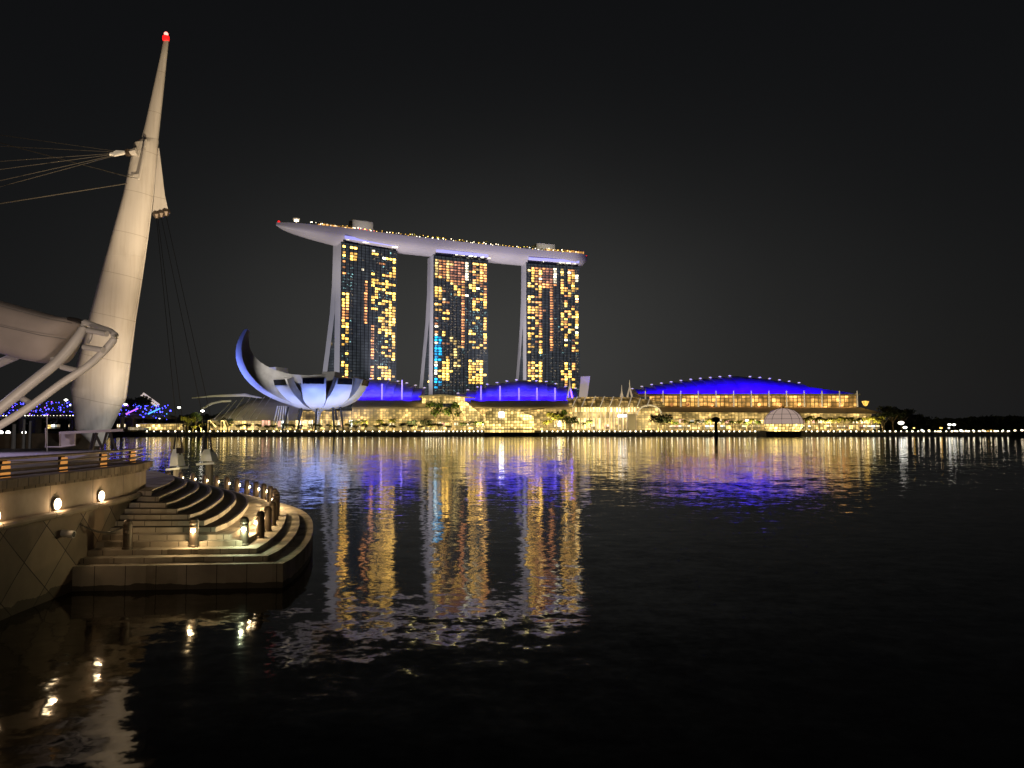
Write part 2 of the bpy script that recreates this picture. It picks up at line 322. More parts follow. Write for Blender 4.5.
# ------------------------------------------------------------------ mesh helpers
class MB:
    def __init__(s): s.v = []; s.f = []; s.mi = []; s.cur = 0
    def add(s, vs, fs):
        o = len(s.v); s.v += [Vector(x) for x in vs]; s.f += [tuple(i + o for i in f) for f in fs]; s.mi += [s.cur] * len(fs); return s
    def box(s, x0, x1, y0, y1, z0, z1):
        return s.add([(x0, y0, z0), (x1, y0, z0), (x1, y1, z0), (x0, y1, z0), (x0, y0, z1), (x1, y0, z1), (x1, y1, z1), (x0, y1, z1)],
                     [(3, 2, 1, 0), (4, 5, 6, 7), (0, 1, 5, 4), (1, 2, 6, 5), (2, 3, 7, 6), (3, 0, 4, 7)])
    def prism(s, poly, z0, z1):
        n = len(poly); vs = [(p[0], p[1], z0) for p in poly] + [(p[0], p[1], z1) for p in poly]
        fs = [tuple(range(n - 1, -1, -1)), tuple(range(n, 2 * n))] + [(i, (i + 1) % n, n + (i + 1) % n, n + i) for i in range(n)]
        return s.add(vs, fs)
    def loft(s, rings, caps=True, closed=True):
        n = len(rings[0]); vs = [p for r in rings for p in r]; fs = []
        for i in range(len(rings) - 1):
            for j in range(n if closed else n - 1):
                k = (j + 1) % n
                fs.append((i * n + j, i * n + k, (i + 1) * n + k, (i + 1) * n + j))
        if caps: fs += [tuple(range(n - 1, -1, -1)), tuple((len(rings) - 1) * n + i for i in range(n))]
        return s.add(vs, fs)
    def tube(s, pts, r, n=8):
        pts = [Vector(p) for p in pts]; rs = r if isinstance(r, (list, tuple)) else [r] * len(pts); rings = []
        up = Vector((0, 0, 1))
        for i, p in enumerate(pts):
            d = (pts[min(i + 1, len(pts) - 1)] - pts[max(i - 1, 0)]).normalized()
            if abs(d.dot(up)) > 0.95: a = d.cross(Vector((0, 1, 0))).normalized()
            else: a = d.cross(up).normalized()
            b = a.cross(d).normalized()
            rings.append([p + (a * math.cos(2 * math.pi * k / n) + b * math.sin(2 * math.pi * k / n)) * rs[i] for k in range(n)])
        return s.loft(rings)
    def lathe(s, c, prof, n=12):
        c = Vector(c); rings = [[c + Vector((r * math.cos(2 * math.pi * k / n), r * math.sin(2 * math.pi * k / n), z)) for k in range(n)] for (r, z) in prof]
        return s.loft(rings)
    def ball(s, c, r, n=8, m=5):
        return s.lathe(c, [(max(r * math.sin(math.pi * i / m), 0.001), -r * math.cos(math.pi * i / m)) for i in range(m + 1)], n)
    def quad(s, a, b, c, d): return s.add([a, b, c, d], [(0, 1, 2, 3)])
    def slab(s, a, b, c, d, t):
        """a flat panel abcd given thickness t"""
        a, b, c, d = map(Vector, (a, b, c, d)); n = (b - a).cross(d - a).normalized() * t
        return s.loft([[a, b, c, d], [a + n, b + n, c + n, d + n]])
    def build(s, name, mats, parent=None, local=False, smooth=False):
        mats = mats if isinstance(mats, (list, tuple)) else [mats]
        vs = s.v; org = Vector((0, 0, 0))
        if parent is not None:
            if not local:
                root = parent
                while root.parent: root = root.parent
                M = (Matrix.Translation(root.location) @ Matrix.Rotation(root.rotation_euler[2], 4, 'Z')).inverted()
                vs = [M @ v for v in vs]
        elif not local:
            lo = [min(v[i] for v in vs) for i in range(3)]; hi = [max(v[i] for v in vs) for i in range(3)]
            org = Vector(((lo[0] + hi[0]) / 2, (lo[1] + hi[1]) / 2, lo[2])); vs = [v - org for v in vs]
        me = bpy.data.meshes.new(name); me.from_pydata([tuple(v) for v in vs], [], s.f)
        for mm in mats: me.materials.append(MATS[mm])
        for i, p in enumerate(me.polygons):
            p.material_index = s.mi[i]; p.use_smooth = smooth
        me.update(); o = bpy.data.objects.new(name, me); col.objects.link(o); o.location = org
        if parent is not None: o.parent = parent
        return o

def smooth_angle(o, ang=35):
    me = o.data
    for p in me.polygons: p.use_smooth = True
    me.set_sharp_from_angle(angle=R(ang))
def tag(o, label=None, cat=None, group=None, kind=None):
    if label: o['label'] = label
    if cat: o['category'] = cat
    if group: o['group'] = group
    if kind: o['kind'] = kind
    return o
def thing(name, loc, label, cat, group=None, rz=0):
    o = bpy.data.objects.new(name, None); col.objects.link(o); o.location = loc; o.rotation_euler = (0, 0, rz)
    o.empty_display_size = 0.5
    return tag(o, label, cat, group)
def copy_tree(o, parent=None):
    c = o.copy(); col.objects.link(c)
    if parent is not None: c.parent = parent
    for ch in [k for k in list(bpy.data.objects) if k.parent == o]: copy_tree(ch, c)
    return c
CH = {}
def dup(root, loc, rz=0, s=1.0, label=None, group=None):
    if root.name not in CH:
        CH[root.name] = [(k, [g for g in bpy.data.objects if g.parent == k]) for k in bpy.data.objects if k.parent == root]
    c = root.copy(); col.objects.link(c); c.location = loc; c.rotation_euler = (0, 0, rz); c.scale = (s, s, s)
    for (k, gs) in CH[root.name]:
        kk = k.copy(); col.objects.link(kk); kk.parent = c
        for g_ in gs:
            gg_ = g_.copy(); col.objects.link(gg_); gg_.parent = kk
    if label: c['label'] = label
    if group: c['group'] = group
    return c
ORD = ['first', 'second', 'third', 'fourth', 'fifth', 'sixth', 'seventh', 'eighth', 'ninth', 'tenth', 'eleventh', 'twelfth', 'thirteenth',
       'fourteenth', 'fifteenth', 'sixteenth', 'seventeenth', 'eighteenth', 'nineteenth', 'twentieth', 'twenty-first', 'twenty-second',
       'twenty-third', 'twenty-fourth', 'twenty-fifth', 'twenty-sixth', 'twenty-seventh', 'twenty-eighth', 'twenty-ninth', 'thirtieth']
def lerp(a, b, t): return a + (b - a) * t
def interp(xs, ys, x):
    for i in range(len(xs) - 1):
        if x <= xs[i + 1]: return lerp(ys[i], ys[i + 1], (x - xs[i]) / (xs[i + 1] - xs[i]))
    return ys[-1]
def catmull(pts, n=6):
    pts = [Vector(p) for p in pts]; P = [pts[0] * 2 - pts[1]] + pts + [pts[-1] * 2 - pts[-2]]; r = []
    for i in range(1, len(P) - 2):
        for k in range(n):
            t = k / n; a, b, c, d = P[i - 1:i + 3]
            r.append(0.5 * ((2 * b) + (c - a) * t + (2 * a - 5 * b + 4 * c - d) * t * t + (3 * b - 3 * c + d - a) * t ** 3))
    r.append(pts[-1]); return r

# ------------------------------------------------------------------ setting: water and land
wb = MB().add([(-3000, -200, 0), (3000, -200, 0), (3000, 9000, 0), (-3000, 9000, 0)], [(0, 1, 2, 3)])
tag(wb.build('water', 'water', local=True), kind='structure')
SH = 484.0; GZ = 2.3
gb = MB().prism([(-255, SH), (4000, SH), (4000, 7000), (-4000, 7000), (-4000, 620), (-255, 620)], -1.5, GZ)
tag(gb.build('far_shore_ground', 'ground', local=True), kind='structure')
sw = MB().box(-255, 420, SH - 0.9, SH - 0.003, -1.4, GZ + 0.25)
tag(sw.build('far_shore_quay', 'dark_concrete', local=True), 'dark quay wall along the far shore', 'quay wall')

# ------------------------------------------------------------------ towers
T1 = ["#.##....w......", "........##.....", "#.##.......w###", "#.##..........#", "..##.t....oo...", "o..........c..#", "t.t...........#",
      "o.c..w......c##", "........#..#o##", "occ........c...", "c.c.....##..#..", "cct...o.#######", "c.cc..o.#...#..", ".cc...o..###...",
      "c.c...o..#..###", "......o..#....#", "##....o.##....#", ".#....o.#..###.", "##....o.#.##.#.", "##....o......##", "#o....o.##..###",
      "oo....o....####", "oo....o.....###", "oo....o...##.##", "oo....o...#####", "#.....o....#.##", "##......o..###.", "##......o.####.",
      ".#......o.#.###", ".#......o..c#.#", "#.......o..c..#", "##......o.c.#.#", ".#......o.c.c.#", "#.......o..##.#", "........o..c.o.",
      "........o.c#.c#", ".#......o.cc###", "........o..cc.#", ".........c.cc..", "#.........ccc..", "##......o.###..", ".#......o..###.",
      ".#......o..###.", ".#......o..####", "#o......o.#.##.", ".#......o..#...", "........o.....t", "........o......"]
T2 = ["yooyorrrw.YYYY", "yooyyrrrw.o.oo", "yooyrrrrw.oyooy"[:14], "yooorrrrwo#.#oy"[:14], "yooyrrrrw.o#ooy"[:14], "yooyrrrrwt.o#oy"[:14],
      "##oyrrrrw.o#oo", "...#oooo..y#o.", "....yooo.##.oo", ".tt..#.#.##w.o", "##.t.##o..#.co", "##o.tt#o..t.#o", "##.t.##ow.c.c#",
      "##..t..o.co##o", ".#w.tt.o.c#oc#", "..oott.o.c#c.#", "##..tt.o..#.c#", ".tt.tt.oc.##..", "##.ottto.ccctc", "..##ttto.cc.c.",
      ".t..tt.o..c#.#", "o.##tt.occcc.#", "c.t.tt.occ#cco", "o..ttt.o.ccc.#", "w.t.ttto.ccc.#", "..t.ttto.#ccct", "o.#.tt.o.##c.#",
      "w.#.tt.o...c.#", "bb..yt.o..t.t#", "bb.tyyto.##.to", "wbootyto..c.#t", "bbt.ttyo..##.#", "bb.ttyt.....t.", "bbt.tyt.......",
      "bb..yytt......", "b..#tytt......", "bb.#ttyt.#.##.", "w.##tytt.####.", "w.##tyyt.####.", "b.##ttt..####.", "w####tt..##.#.",
      "w.##.tt..#.###", ".###tt...####.", "b.##.tt..####.", "bb..ttt..####.", "cbt..t........", "b.t...........", ".............."]
T3 = ["toororrw.y.oot", "y#o#rrrw.#.w#t"[:14], "t#o#rrrw.y.o#w", "t#oorrrw...##w", "t#owrrrw.y.#ow", "t#oorrrw.o.o#t", "y.oooooo.#..#.",
      "##t#ooo..#o.##", ".t##..o..##y#t", ".t.#..o..#.#..", "...o..o...o#.#", "y#o#..o..t.t.w", "#.t...o..to.to", "#yoo..o..t#t.t",
      "..t#..o...y.o.", "#o#o..o.....#t", "###oo.o...o#.#", "#o#o..o..#.#.#", "..oo..o..#.o##", "##.o..o..y#..#", "..#t..o..#ot.#",
      "#.#o..o..###.#", "..oo..o...o..w", "##.#..o..#.y#.", "...o..o....#.w", "##.#..o..t#..#", "#.#o..o...#..#", "#..t..o..tw.o.",
      "..o#..o..t..t#", "#..o..o...#.o.", "##.#..o..t..#t", "...#..o..t..o#", "#..#.....c....", "....c.....t..t", "....c........t",
      "..............", "##.#.....t#.o.", "####.....t#.#t", "o#.#......#.o.", "####.....#.#.t", "#o.#.....#o#..", "####......##..",
      ".#.#.....o#.#.", "#..#......#...", "##.#......o.#.", "......t.....#.", "..............", ".............."]
for T in (T1, T2, T3):
    for i, r in enumerate(T): T[i] = r.replace('Y', '#')

winmesh = {}
def win_mesh(ch, wx, hz):
    k = (ch, wx)
    if k not in winmesh:
        b = MB().box(0, wx, -0.35, -0.05, 0, hz); me = bpy.data.meshes.new('lit_window')
        me.from_pydata([tuple(v) for v in b.v], [], b.f); me.materials.append(WINC[ch]); winmesh[k] = me
    return winmesh[k]

def tower(P0, ang, W, top, rows, ztop, label):
    t = thing('hotel_tower', (P0[0], P0[1], GZ), label, 'skyscraper', 'three hotel towers under the sky deck', ang)
    zs = [0, 30, 60, 90, 120, 150, 175, top - GZ]
    outer = [58, 50, 42, 33.5, 25.5, 21, 20, 19.5]
    b = MB()   # front slab
    b.box(0, W, 0, 13, 0, top - GZ)
    o = b.build('front_slab', ['tower_glass', 'end_wall'], t, local=True)
    for p in o.data.polygons:
        if abs(p.normal.x) > 0.5: p.material_index = 1
    b = MB(); rings = []
    for z, on in zip(zs, outer):
        inn = max(on - 12, 13.05); rings.append([(0, inn, z), (W, inn, z), (W, on, z), (0, on, z)])
    b.loft(rings); o = b.build('rear_slab', ['tower_glass', 'end_wall'], t, local=True)
    for p in o.data.polygons:
        if abs(p.normal.x) > 0.5: p.material_index = 1
    # glazed atrium between the legs, set back from the end
    b = MB(); rings = []
    for z, on in zip(zs[:5], outer[:5]):
        inn = max(on - 12, 13.2); rings.append([(3, 13.02, z), (W - 3, 13.02, z), (W - 3, inn, z), (3, inn, z)])
    b.loft(rings); b.build('atrium_glazing', 'tower_glass', t, local=True)
    for k in range(7):
        z = random.choice([38, 44, 47, 62, 71, 84, 58, 52]) + random.random() * 2; y0 = 14 + random.random() * max(2, 20 - z * 0.25)
        MB().box(2.6, 2.9, y0, y0 + 4, z, z + 2).build('lit_window', random.choice(['lit_gold', 'lit_amber', 'lit_dim']), t, local=True)
    # fins of the top floor
    b = MB()
    for k in range(int(W / 4.4)): b.box(k * 4.4 + 0.1, k * 4.4 + 0.5, -0.6, -0.02, 25, top - GZ - 1)
    b.build('facade_fins', 'dark_glass', t, local=True)
    nc = len(rows[0]); cp = (W - 3.0) / nc; wx = round(cp * 0.76, 2); n = 0; rest = {}
    for r, line in enumerate(rows):
        for c_, ch in enumerate(line[:nc]):
            if ch == '.':
                void = (nc == 15 and 3 <= c_ <= 7) or (rows is T3 and c_ in (4, 5))
                if void or random.random() > 0.30: continue
                ch = random.choice('tttc')
            z = ztop - GZ - 3.02 * r - 2.3; x = 1.5 + cp * c_ + cp * 0.1
            if z < 24: continue
            hz = 2.0 if ch not in 'or' else 1.7
            if n < 100 and ch in '#wybo' and random.random() < 0.7:
                o = bpy.data.objects.new('lit_window', win_mesh(ch, wx, hz)); col.objects.link(o); o.parent = t
                o.location = (x + random.uniform(-0.25, 0.25), 0, z); n += 1
            else:
                bb = rest.setdefault(ch, MB()); jx = random.uniform(-0.25, 0.25)
                if ch in 'tc':   # broken light in rooms with drawn curtains
                    for q_ in range(3):
                        a0 = x + random.random() * cp * 0.7; z0 = z + random.random() * 1.6
                        bb.box(a0, a0 + random.uniform(0.4, 1.1), -0.34, -0.05, z0, z0 + random.uniform(0.3, 0.9))
                else: bb.box(x + jx, x + jx + wx, -0.35, -0.05, z, z + hz)
    b = MB(); keys = list(rest)
    for i, k in enumerate(keys):
        b.cur = i; b.add(rest[k].v, rest[k].f)
    tag(b.build('lit_window', [WINC[k].name for k in keys], t, local=True), kind='stuff')
    return t
P1 = (at(340.5, 300, 768).x, 768); P2 = (at(433.3, 300, 828).x, 828); P3 = (at(526.3, 300, 868).x, 868)
A1 = math.atan2(.61, .80); A2 = math.atan2(.43, .90); A3 = math.atan2(.28, .96)
tower(P1, A1, 64, 193, T1, 190, 'leftmost hotel tower, mostly dark glass with gold windows down its right side')
tower(P2, A2, 65, 193, T2, 189, 'middle hotel tower with a copper lit top and a blue lit column at lower left')
tower(P3, A3, 65, 193, T3, 189, 'right hotel tower with a wide unlit black strip up its middle')

# ------------------------------------------------------------------ sky deck (boat-shaped) over the towers
SP = [(-230.0, 740, 205.2), (-190, 768, 206.0), (-148, 797, 206.5), (-104, 826, 208), (-60, 850, 208.6), (-9, 871, 208), (44, 887, 206.8), (88, 896, 206)]
sp = catmull(SP, 8); NS = len(sp)
deck = thing('sky_deck', (-60, 850, 192), 'long pale boat-shaped sky deck resting across the three towers', 'sky deck')
rings = []; seg = [0]
for i in range(1, NS): seg.append(seg[-1] + (sp[i] - sp[i - 1]).length)
TL = seg[-1]
def deck_frame(s):
    i = max(0, min(NS - 2, next((k for k in range(NS - 1) if seg[k + 1] >= s), NS - 2)))
    t = (s - seg[i]) / (seg[i + 1] - seg[i]); p = sp[i].lerp(sp[i + 1], t); d = (sp[min(i + 2, NS - 1)] - sp[max(i - 1, 0)]); d.z = 0; d.normalize()
    wl = min(1, (s / 80)) ** 0.5; wr = min(1, max(0, (TL - s)) / 16) ** 0.5
    return p, d, Vector((-d.y, d.x, 0)), 18.5 * min(wl, 1) * (0.12 + 0.88 * wr), 13.5 * min(1, (s / 60)) ** 0.5 * (0.25 + 0.75 * wr)
for k in range(61):
    s = TL * k / 60; p, d, n, hw, dp = deck_frame(s); hw = max(hw, 0.8); dp = max(dp, 1.5)
    ring = [p + n * hw, p - n * hw]
    for j in range(1, 12):
        a = math.pi * j / 12; ring.append(p - n * hw * math.cos(a) * 1.0 - Vector((0, 0, 1.6 + dp * math.sin(a) ** 0.8)))
    rings.append(ring)
b = MB().loft(rings); hullo = b.build('hull', 'hull', deck); smooth_angle(hullo, 40)
# parapet, roof rooms
def deck_box(s0, s1, n0, n1, z0, z1, name, m, parent=deck):
    b = MB(); K = 4; rr = []
    for k in range(K + 1):
        p, d, n, hw, dp = deck_frame(lerp(s0, s1, k / K))
        rr.append([p + n * n0 + Vector((0, 0, z0)), p + n * n1 + Vector((0, 0, z0)), p + n * n1 + Vector((0, 0, z1)), p + n * n0 + Vector((0, 0, z1))])
    b.loft(rr); return b.build(name, m, parent)
deck_box(80, 103, 2, 12, 0.05, 15.0, 'lift_core', 'end_wall'); deck_box(TL - 60, TL - 38, 2, 12, 0.05, 13.0, 'lift_core', 'end_wall')
for s_ in (92, TL - 49):
    p, d, n, hw, dp = deck_frame(s_); spot(p - n * 15 + Vector((0, 0, 7)), p + n * 2 + Vector((0, 0, 9)), 6500, (1.0, .9, .8), 100, .8)  # soft spots added to brighten the lift cores
deck_box(TL - 52, TL - 6, -9, 1, 0.05, 4.4, 'pavilion', 'gallery_glass'); deck_box(TL - 53, TL - 5, -10, 2, 4.45, 5.0, 'pavilion_roof', 'roof_grey')
deck_box(42, 76, -8, 4, 0.05, 3.0, 'pavilion', 'gallery_glass'); deck_box(40, 78, -10, 5, 3.05, 3.7, 'pavilion_roof', 'roof_grey')
deck_box(108, 150, -10, 0, 2.4, 3.0, 'pavilion_roof', 'roof_grey')
for (s, n_, m_) in ((2.5, 0, 'red_beacon'), (TL - 1, 0, 'red_beacon')):
    p, d, n, hw, dp = deck_frame(s); MB().ball(p + Vector((0, 0, 0.9)), 1.3).build('warning_light', m_, deck)
for k in range(5):
    p, d, n, hw, dp = deck_frame(82 + k * 4); MB().ball(p - n * 12 + Vector((0, 0, 2.2)), 0.6, 6, 4).build('warning_light', 'red_beacon', deck)
p, d, n, hw, dp = deck_frame(20); b = MB().tube([p, p + Vector((0, 0, 4.5))], 0.5, 6); b.lathe(p + Vector((0, 0, 4.5)), [(0.5, 0), (3.4, 1.2), (3.4, 2.0), (0.3, 2.4)], 10)
b.build('parasol', 'lit_post', deck)
MB().lathe(p + Vector((0, 0, 3.8)), [(0.6, 0), (2.4, 0.4), (0.6, 0.8)]).build('deck_light', 'lamp_white', deck)
for k in range(90):
    s = 30 + (TL - 45) * (k + random.uniform(-.5, .5)) / 90; p, d, n, hw, dp = deck_frame(s)
    q_ = p - n * (hw * random.uniform(0.75, 0.96)) + Vector((0, 0, random.uniform(0.6, 2.6)))
    MB().ball(q_, random.uniform(0.35, 0.6), 6, 4).build('deck_light', random.choice(['lit_cream', 'lit_gold', 'lit_gold', 'lamp_white']), deck)
# lilac light slots where the hull meets each tower
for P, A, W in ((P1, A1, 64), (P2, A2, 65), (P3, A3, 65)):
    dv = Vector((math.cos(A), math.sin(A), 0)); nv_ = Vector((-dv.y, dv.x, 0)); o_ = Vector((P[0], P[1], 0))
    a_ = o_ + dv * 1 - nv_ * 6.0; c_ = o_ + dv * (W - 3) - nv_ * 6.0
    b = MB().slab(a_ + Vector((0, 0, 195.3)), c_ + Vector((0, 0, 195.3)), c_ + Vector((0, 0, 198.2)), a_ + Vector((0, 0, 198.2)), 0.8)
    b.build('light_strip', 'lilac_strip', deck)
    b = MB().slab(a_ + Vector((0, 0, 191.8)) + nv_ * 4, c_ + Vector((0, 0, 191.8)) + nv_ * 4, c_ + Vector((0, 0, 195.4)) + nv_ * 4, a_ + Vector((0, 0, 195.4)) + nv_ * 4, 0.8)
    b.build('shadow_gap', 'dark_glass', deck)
    for k in range(9):
        e = a_ + (c_ - a_) * random.random(); MB().box(e.x, e.x + random.uniform(1, 4), e.y - 0.6, e.y - 0.4, 193.9, 194.5).build('deck_light', 'lit_cream', deck)

# ------------------------------------------------------------------ lotus museum
MC = Vector((at(318, 420, 524).x, 524, 0))
mus = thing('lotus_museum', (MC.x, MC.y, GZ), 'blue lit lotus-shaped museum with curved petals and one tall crescent petal', 'museum')
def petal(az, Rr, Zh, tmax, w0, w1, d0, d1, zb=17.5, sky=True, label=None, r0=5):
    az = R(az); u = Vector((math.cos(az), math.sin(az), 0)); s = Vector((-u.y, u.x, 0)); rings = []; K = 16
    for k in range(K + 1):
        f = k / K; t = R(tmax) * f
        p = MC + u * (r0 + Rr * math.sin(t)) + Vector((0, 0, zb + Zh * (1 - math.cos(t))))
        nrm = (u * (Zh * math.sin(t) + 1e-3) - Vector((0, 0, Rr * math.cos(t)))).normalized()
        wv = lerp(w0, w1, min(1, f * 1.7) ** 0.8); dp = lerp(d0, d1, f ** 1.1); wi = wv * 0.62
        if not sky: wv = w0 + (w1 - w0) * math.sin(math.pi * min(1, f * 0.90)) ** 0.8; wi = wv * 0.5
        else:
            wm_ = 0.67 * (r0 + Rr * math.sin(R(tmax) * 0.52)); wv = 0.67 * (r0 + Rr * math.sin(t)) if f < 0.52 else lerp(wm_, w1, (f - 0.52) / 0.48); wi = wv * 0.60
        q = p - nrm * dp
        rings.append([p - s * wv / 2, p + nrm * wv * 0.05, p + s * wv / 2, q + s * wi / 2, q - s * wi / 2])
    b = MB(); b.loft(rings)
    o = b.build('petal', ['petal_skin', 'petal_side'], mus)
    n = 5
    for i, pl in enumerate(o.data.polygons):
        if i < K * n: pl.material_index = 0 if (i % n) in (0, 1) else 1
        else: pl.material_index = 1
    smooth_angle(o, 25)
    if label: o['label'] = label
    if sky:
        a = rings[-1]; b_ = rings[-3]; off = nrm * 0.35
        A, B = a[0], a[2]; C, D = b_[2], b_[0]
        ins = lambda P, Q, t: P.lerp(Q, t)
        A2_, B2_ = ins(A, B, .07), ins(A, B, .93); C2, D2 = ins(C, D, .07), ins(C, D, .93)
        lo = 0.92; A, B = A.lerp(D, .14), B.lerp(C, .14)
        MB().slab(A2_ + nrm * 1.0, D2.lerp(A2_, 1 - lo) + nrm * 1.0, C2.lerp(B2_, 1 - lo) + nrm * 1.0, B2_ + nrm * 1.0, -0.25).build('skylight', 'dark_glass', o)
    return o
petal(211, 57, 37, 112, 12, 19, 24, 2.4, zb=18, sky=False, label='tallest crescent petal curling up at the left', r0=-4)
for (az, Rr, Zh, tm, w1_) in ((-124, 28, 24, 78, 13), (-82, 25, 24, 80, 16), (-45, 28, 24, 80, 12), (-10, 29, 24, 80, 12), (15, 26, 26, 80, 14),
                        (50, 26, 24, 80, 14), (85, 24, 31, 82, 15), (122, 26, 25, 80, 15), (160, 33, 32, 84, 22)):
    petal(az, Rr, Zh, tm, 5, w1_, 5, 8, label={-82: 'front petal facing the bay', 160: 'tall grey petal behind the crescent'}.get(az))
b = MB().lathe(MC + Vector((0, 0, 0)), [(1.3, GZ), (1.3, 12), (2.5, 16), (7, 18.8), (6, 20)], 16); b.build('core', 'petal_side', mus)
for (dx, dy, tx) in ((-22, -8, -5), (-10, -14, -2), (2, -15, 0), (14, -12, 3), (19, -7, 5), (-16, 6, -4), (12, 8, 3)):
    MB().tube([MC + Vector((dx, dy, GZ)), MC + Vector((dx * 0.8 + tx * 0.2, dy * 0.7, 19.5))], 0.7, 6).build('column', 'pontoon', mus)
b = MB()
for k in range(6): b.tube([MC + Vector((-30 + k * 2, -4 + k * 0.5, GZ)), MC + Vector((-27 + k * 1.4, -2, 20))], 0.35, 5)
b.build('stair_tower', 'white_steel', mus)

# ------------------------------------------------------------------ mall
mall = thing('waterfront_mall', (at(480, 430, 575).x, 575, GZ), 'long low glass mall glowing yellow behind the quay, left of the arched arcade', 'mall')
def W_(px, Y): return at(px, 428, Y).x
def Zp(py, Y): return at(512, py, Y).z
def yv(px0, px1, Y, py0, py1, name, m, parent, depth=1.0):
    return MB().box(W_(px0, Y), W_(px1, Y), Y, Y + depth, Zp(py1, Y), Zp(py0, Y)).build(name, m, parent)
yv(352, 640, 575, 407, 430.6, 'glass_wall', 'mall_glass_dim', mall, 30)
yv(300, 353, 577, 411, 430.6, 'side_glass', 'mall_glass_dim', mall, 20)
b = MB()
for (x0, x1, pt, pb) in ((352, 428, 401, 408.4), (470, 573, 401, 408.4)):
    Y = 566; xa, xb = W_(x0, Y), W_(x1, Y); z0, z1 = Zp(pb, Y), Zp(pt, Y) 
    b.loft([[(xa, Y, z0), (xa, Y - 4, z0 + 1.0), (xa, Y + 12, z1 + 1), (xa, Y + 30, z1 + 1), (xa, Y + 30, z0)], [(xb, Y, z0), (xb, Y - 4, z0 + 1.0), (xb, Y + 12, z1 + 1), (xb, Y + 30, z1 + 1), (xb, Y + 30, z0)]])
b.build('roof_slab', 'roof_grey', mall)
yv(422, 464, 560, 396.5, 403, 'entrance_upper_glass', 'mall_glass', mall, 10)
b = MB(); Y = 556
b.loft([[(W_(418, Y), Y, Zp(397, Y)), (W_(418, Y), Y + 14, Zp(397, Y)), (W_(418, Y), Y + 14, Zp(395.6, Y)), (W_(418, Y), Y, Zp(395.9, Y))],
        [(W_(440, Y), Y, Zp(395.5, Y)), (W_(440, Y), Y + 14, Zp(395.5, Y)), (W_(440, Y), Y + 14, Zp(394, Y)), (W_(440, Y), Y, Zp(394.3, Y))],
        [(W_(475, Y), Y, Zp(397.8, Y)), (W_(475, Y), Y + 14, Zp(397.8, Y)), (W_(475, Y), Y + 14, Zp(397, Y)), (W_(475, Y), Y, Zp(397.2, Y))]])
b.build('entrance_roof', 'roof_grey', mall)
# sloping glazed entrance cheek
Y = 556; b = MB(); b.loft([[(W_(456, Y), Y, Zp(402, Y)), (W_(466, Y), Y, Zp(402, Y)), (W_(488, Y), Y, Zp(420, Y)), (W_(470, Y), Y, Zp(425, Y))],
        [(W_(456, Y), Y + 10, Zp(402, Y)), (W_(466, Y), Y + 10, Zp(402, Y)), (W_(488, Y), Y + 10, Zp(420, Y)), (W_(470, Y), Y + 10, Zp(425, Y))]])
b.build('entrance_glazing', 'mall_glass', mall)
# terrace levels with shops
Y = 548
b = MB()
for py in (421.0, 425.6): b.box(W_(380, Y), W_(484, Y), Y - 3, Y + 8, Zp(py, Y) - 0.35, Zp(py, Y) + 0.2)
b.build('terrace_slab', 'roof_grey', mall)
SHOPM = ['shop_light', 'shop_light', 'mall_glass', 'crystal_glass', 'shop_cool', 'shop_pink', 'shop_light', 'mall_glass']
def shops(x0, x1, Y, py0, py1, parent, dens=0.75):
    x = x0
    while x < x1:
        wd = random.uniform(2.2, 6.5)
        if random.random() < dens:
            MB().box(W_(x, Y), W_(min(x + wd * 0.86, x1), Y), Y, Y + 0.5, Zp(py1, Y), Zp(py0 + random.uniform(0, 0.8), Y)).build('shop_window', random.choice(SHOPM), parent)
        x += wd
shops(384, 484, 549, 422.2, 425.2, mall); shops(352, 484, 549, 426.4, 429.6, mall); shops(545, 578, 560, 420, 429, mall, 0.6)
yv(579, 640, 575.1, 397, 407, 'back_wall', 'roof_grey', mall, 1)

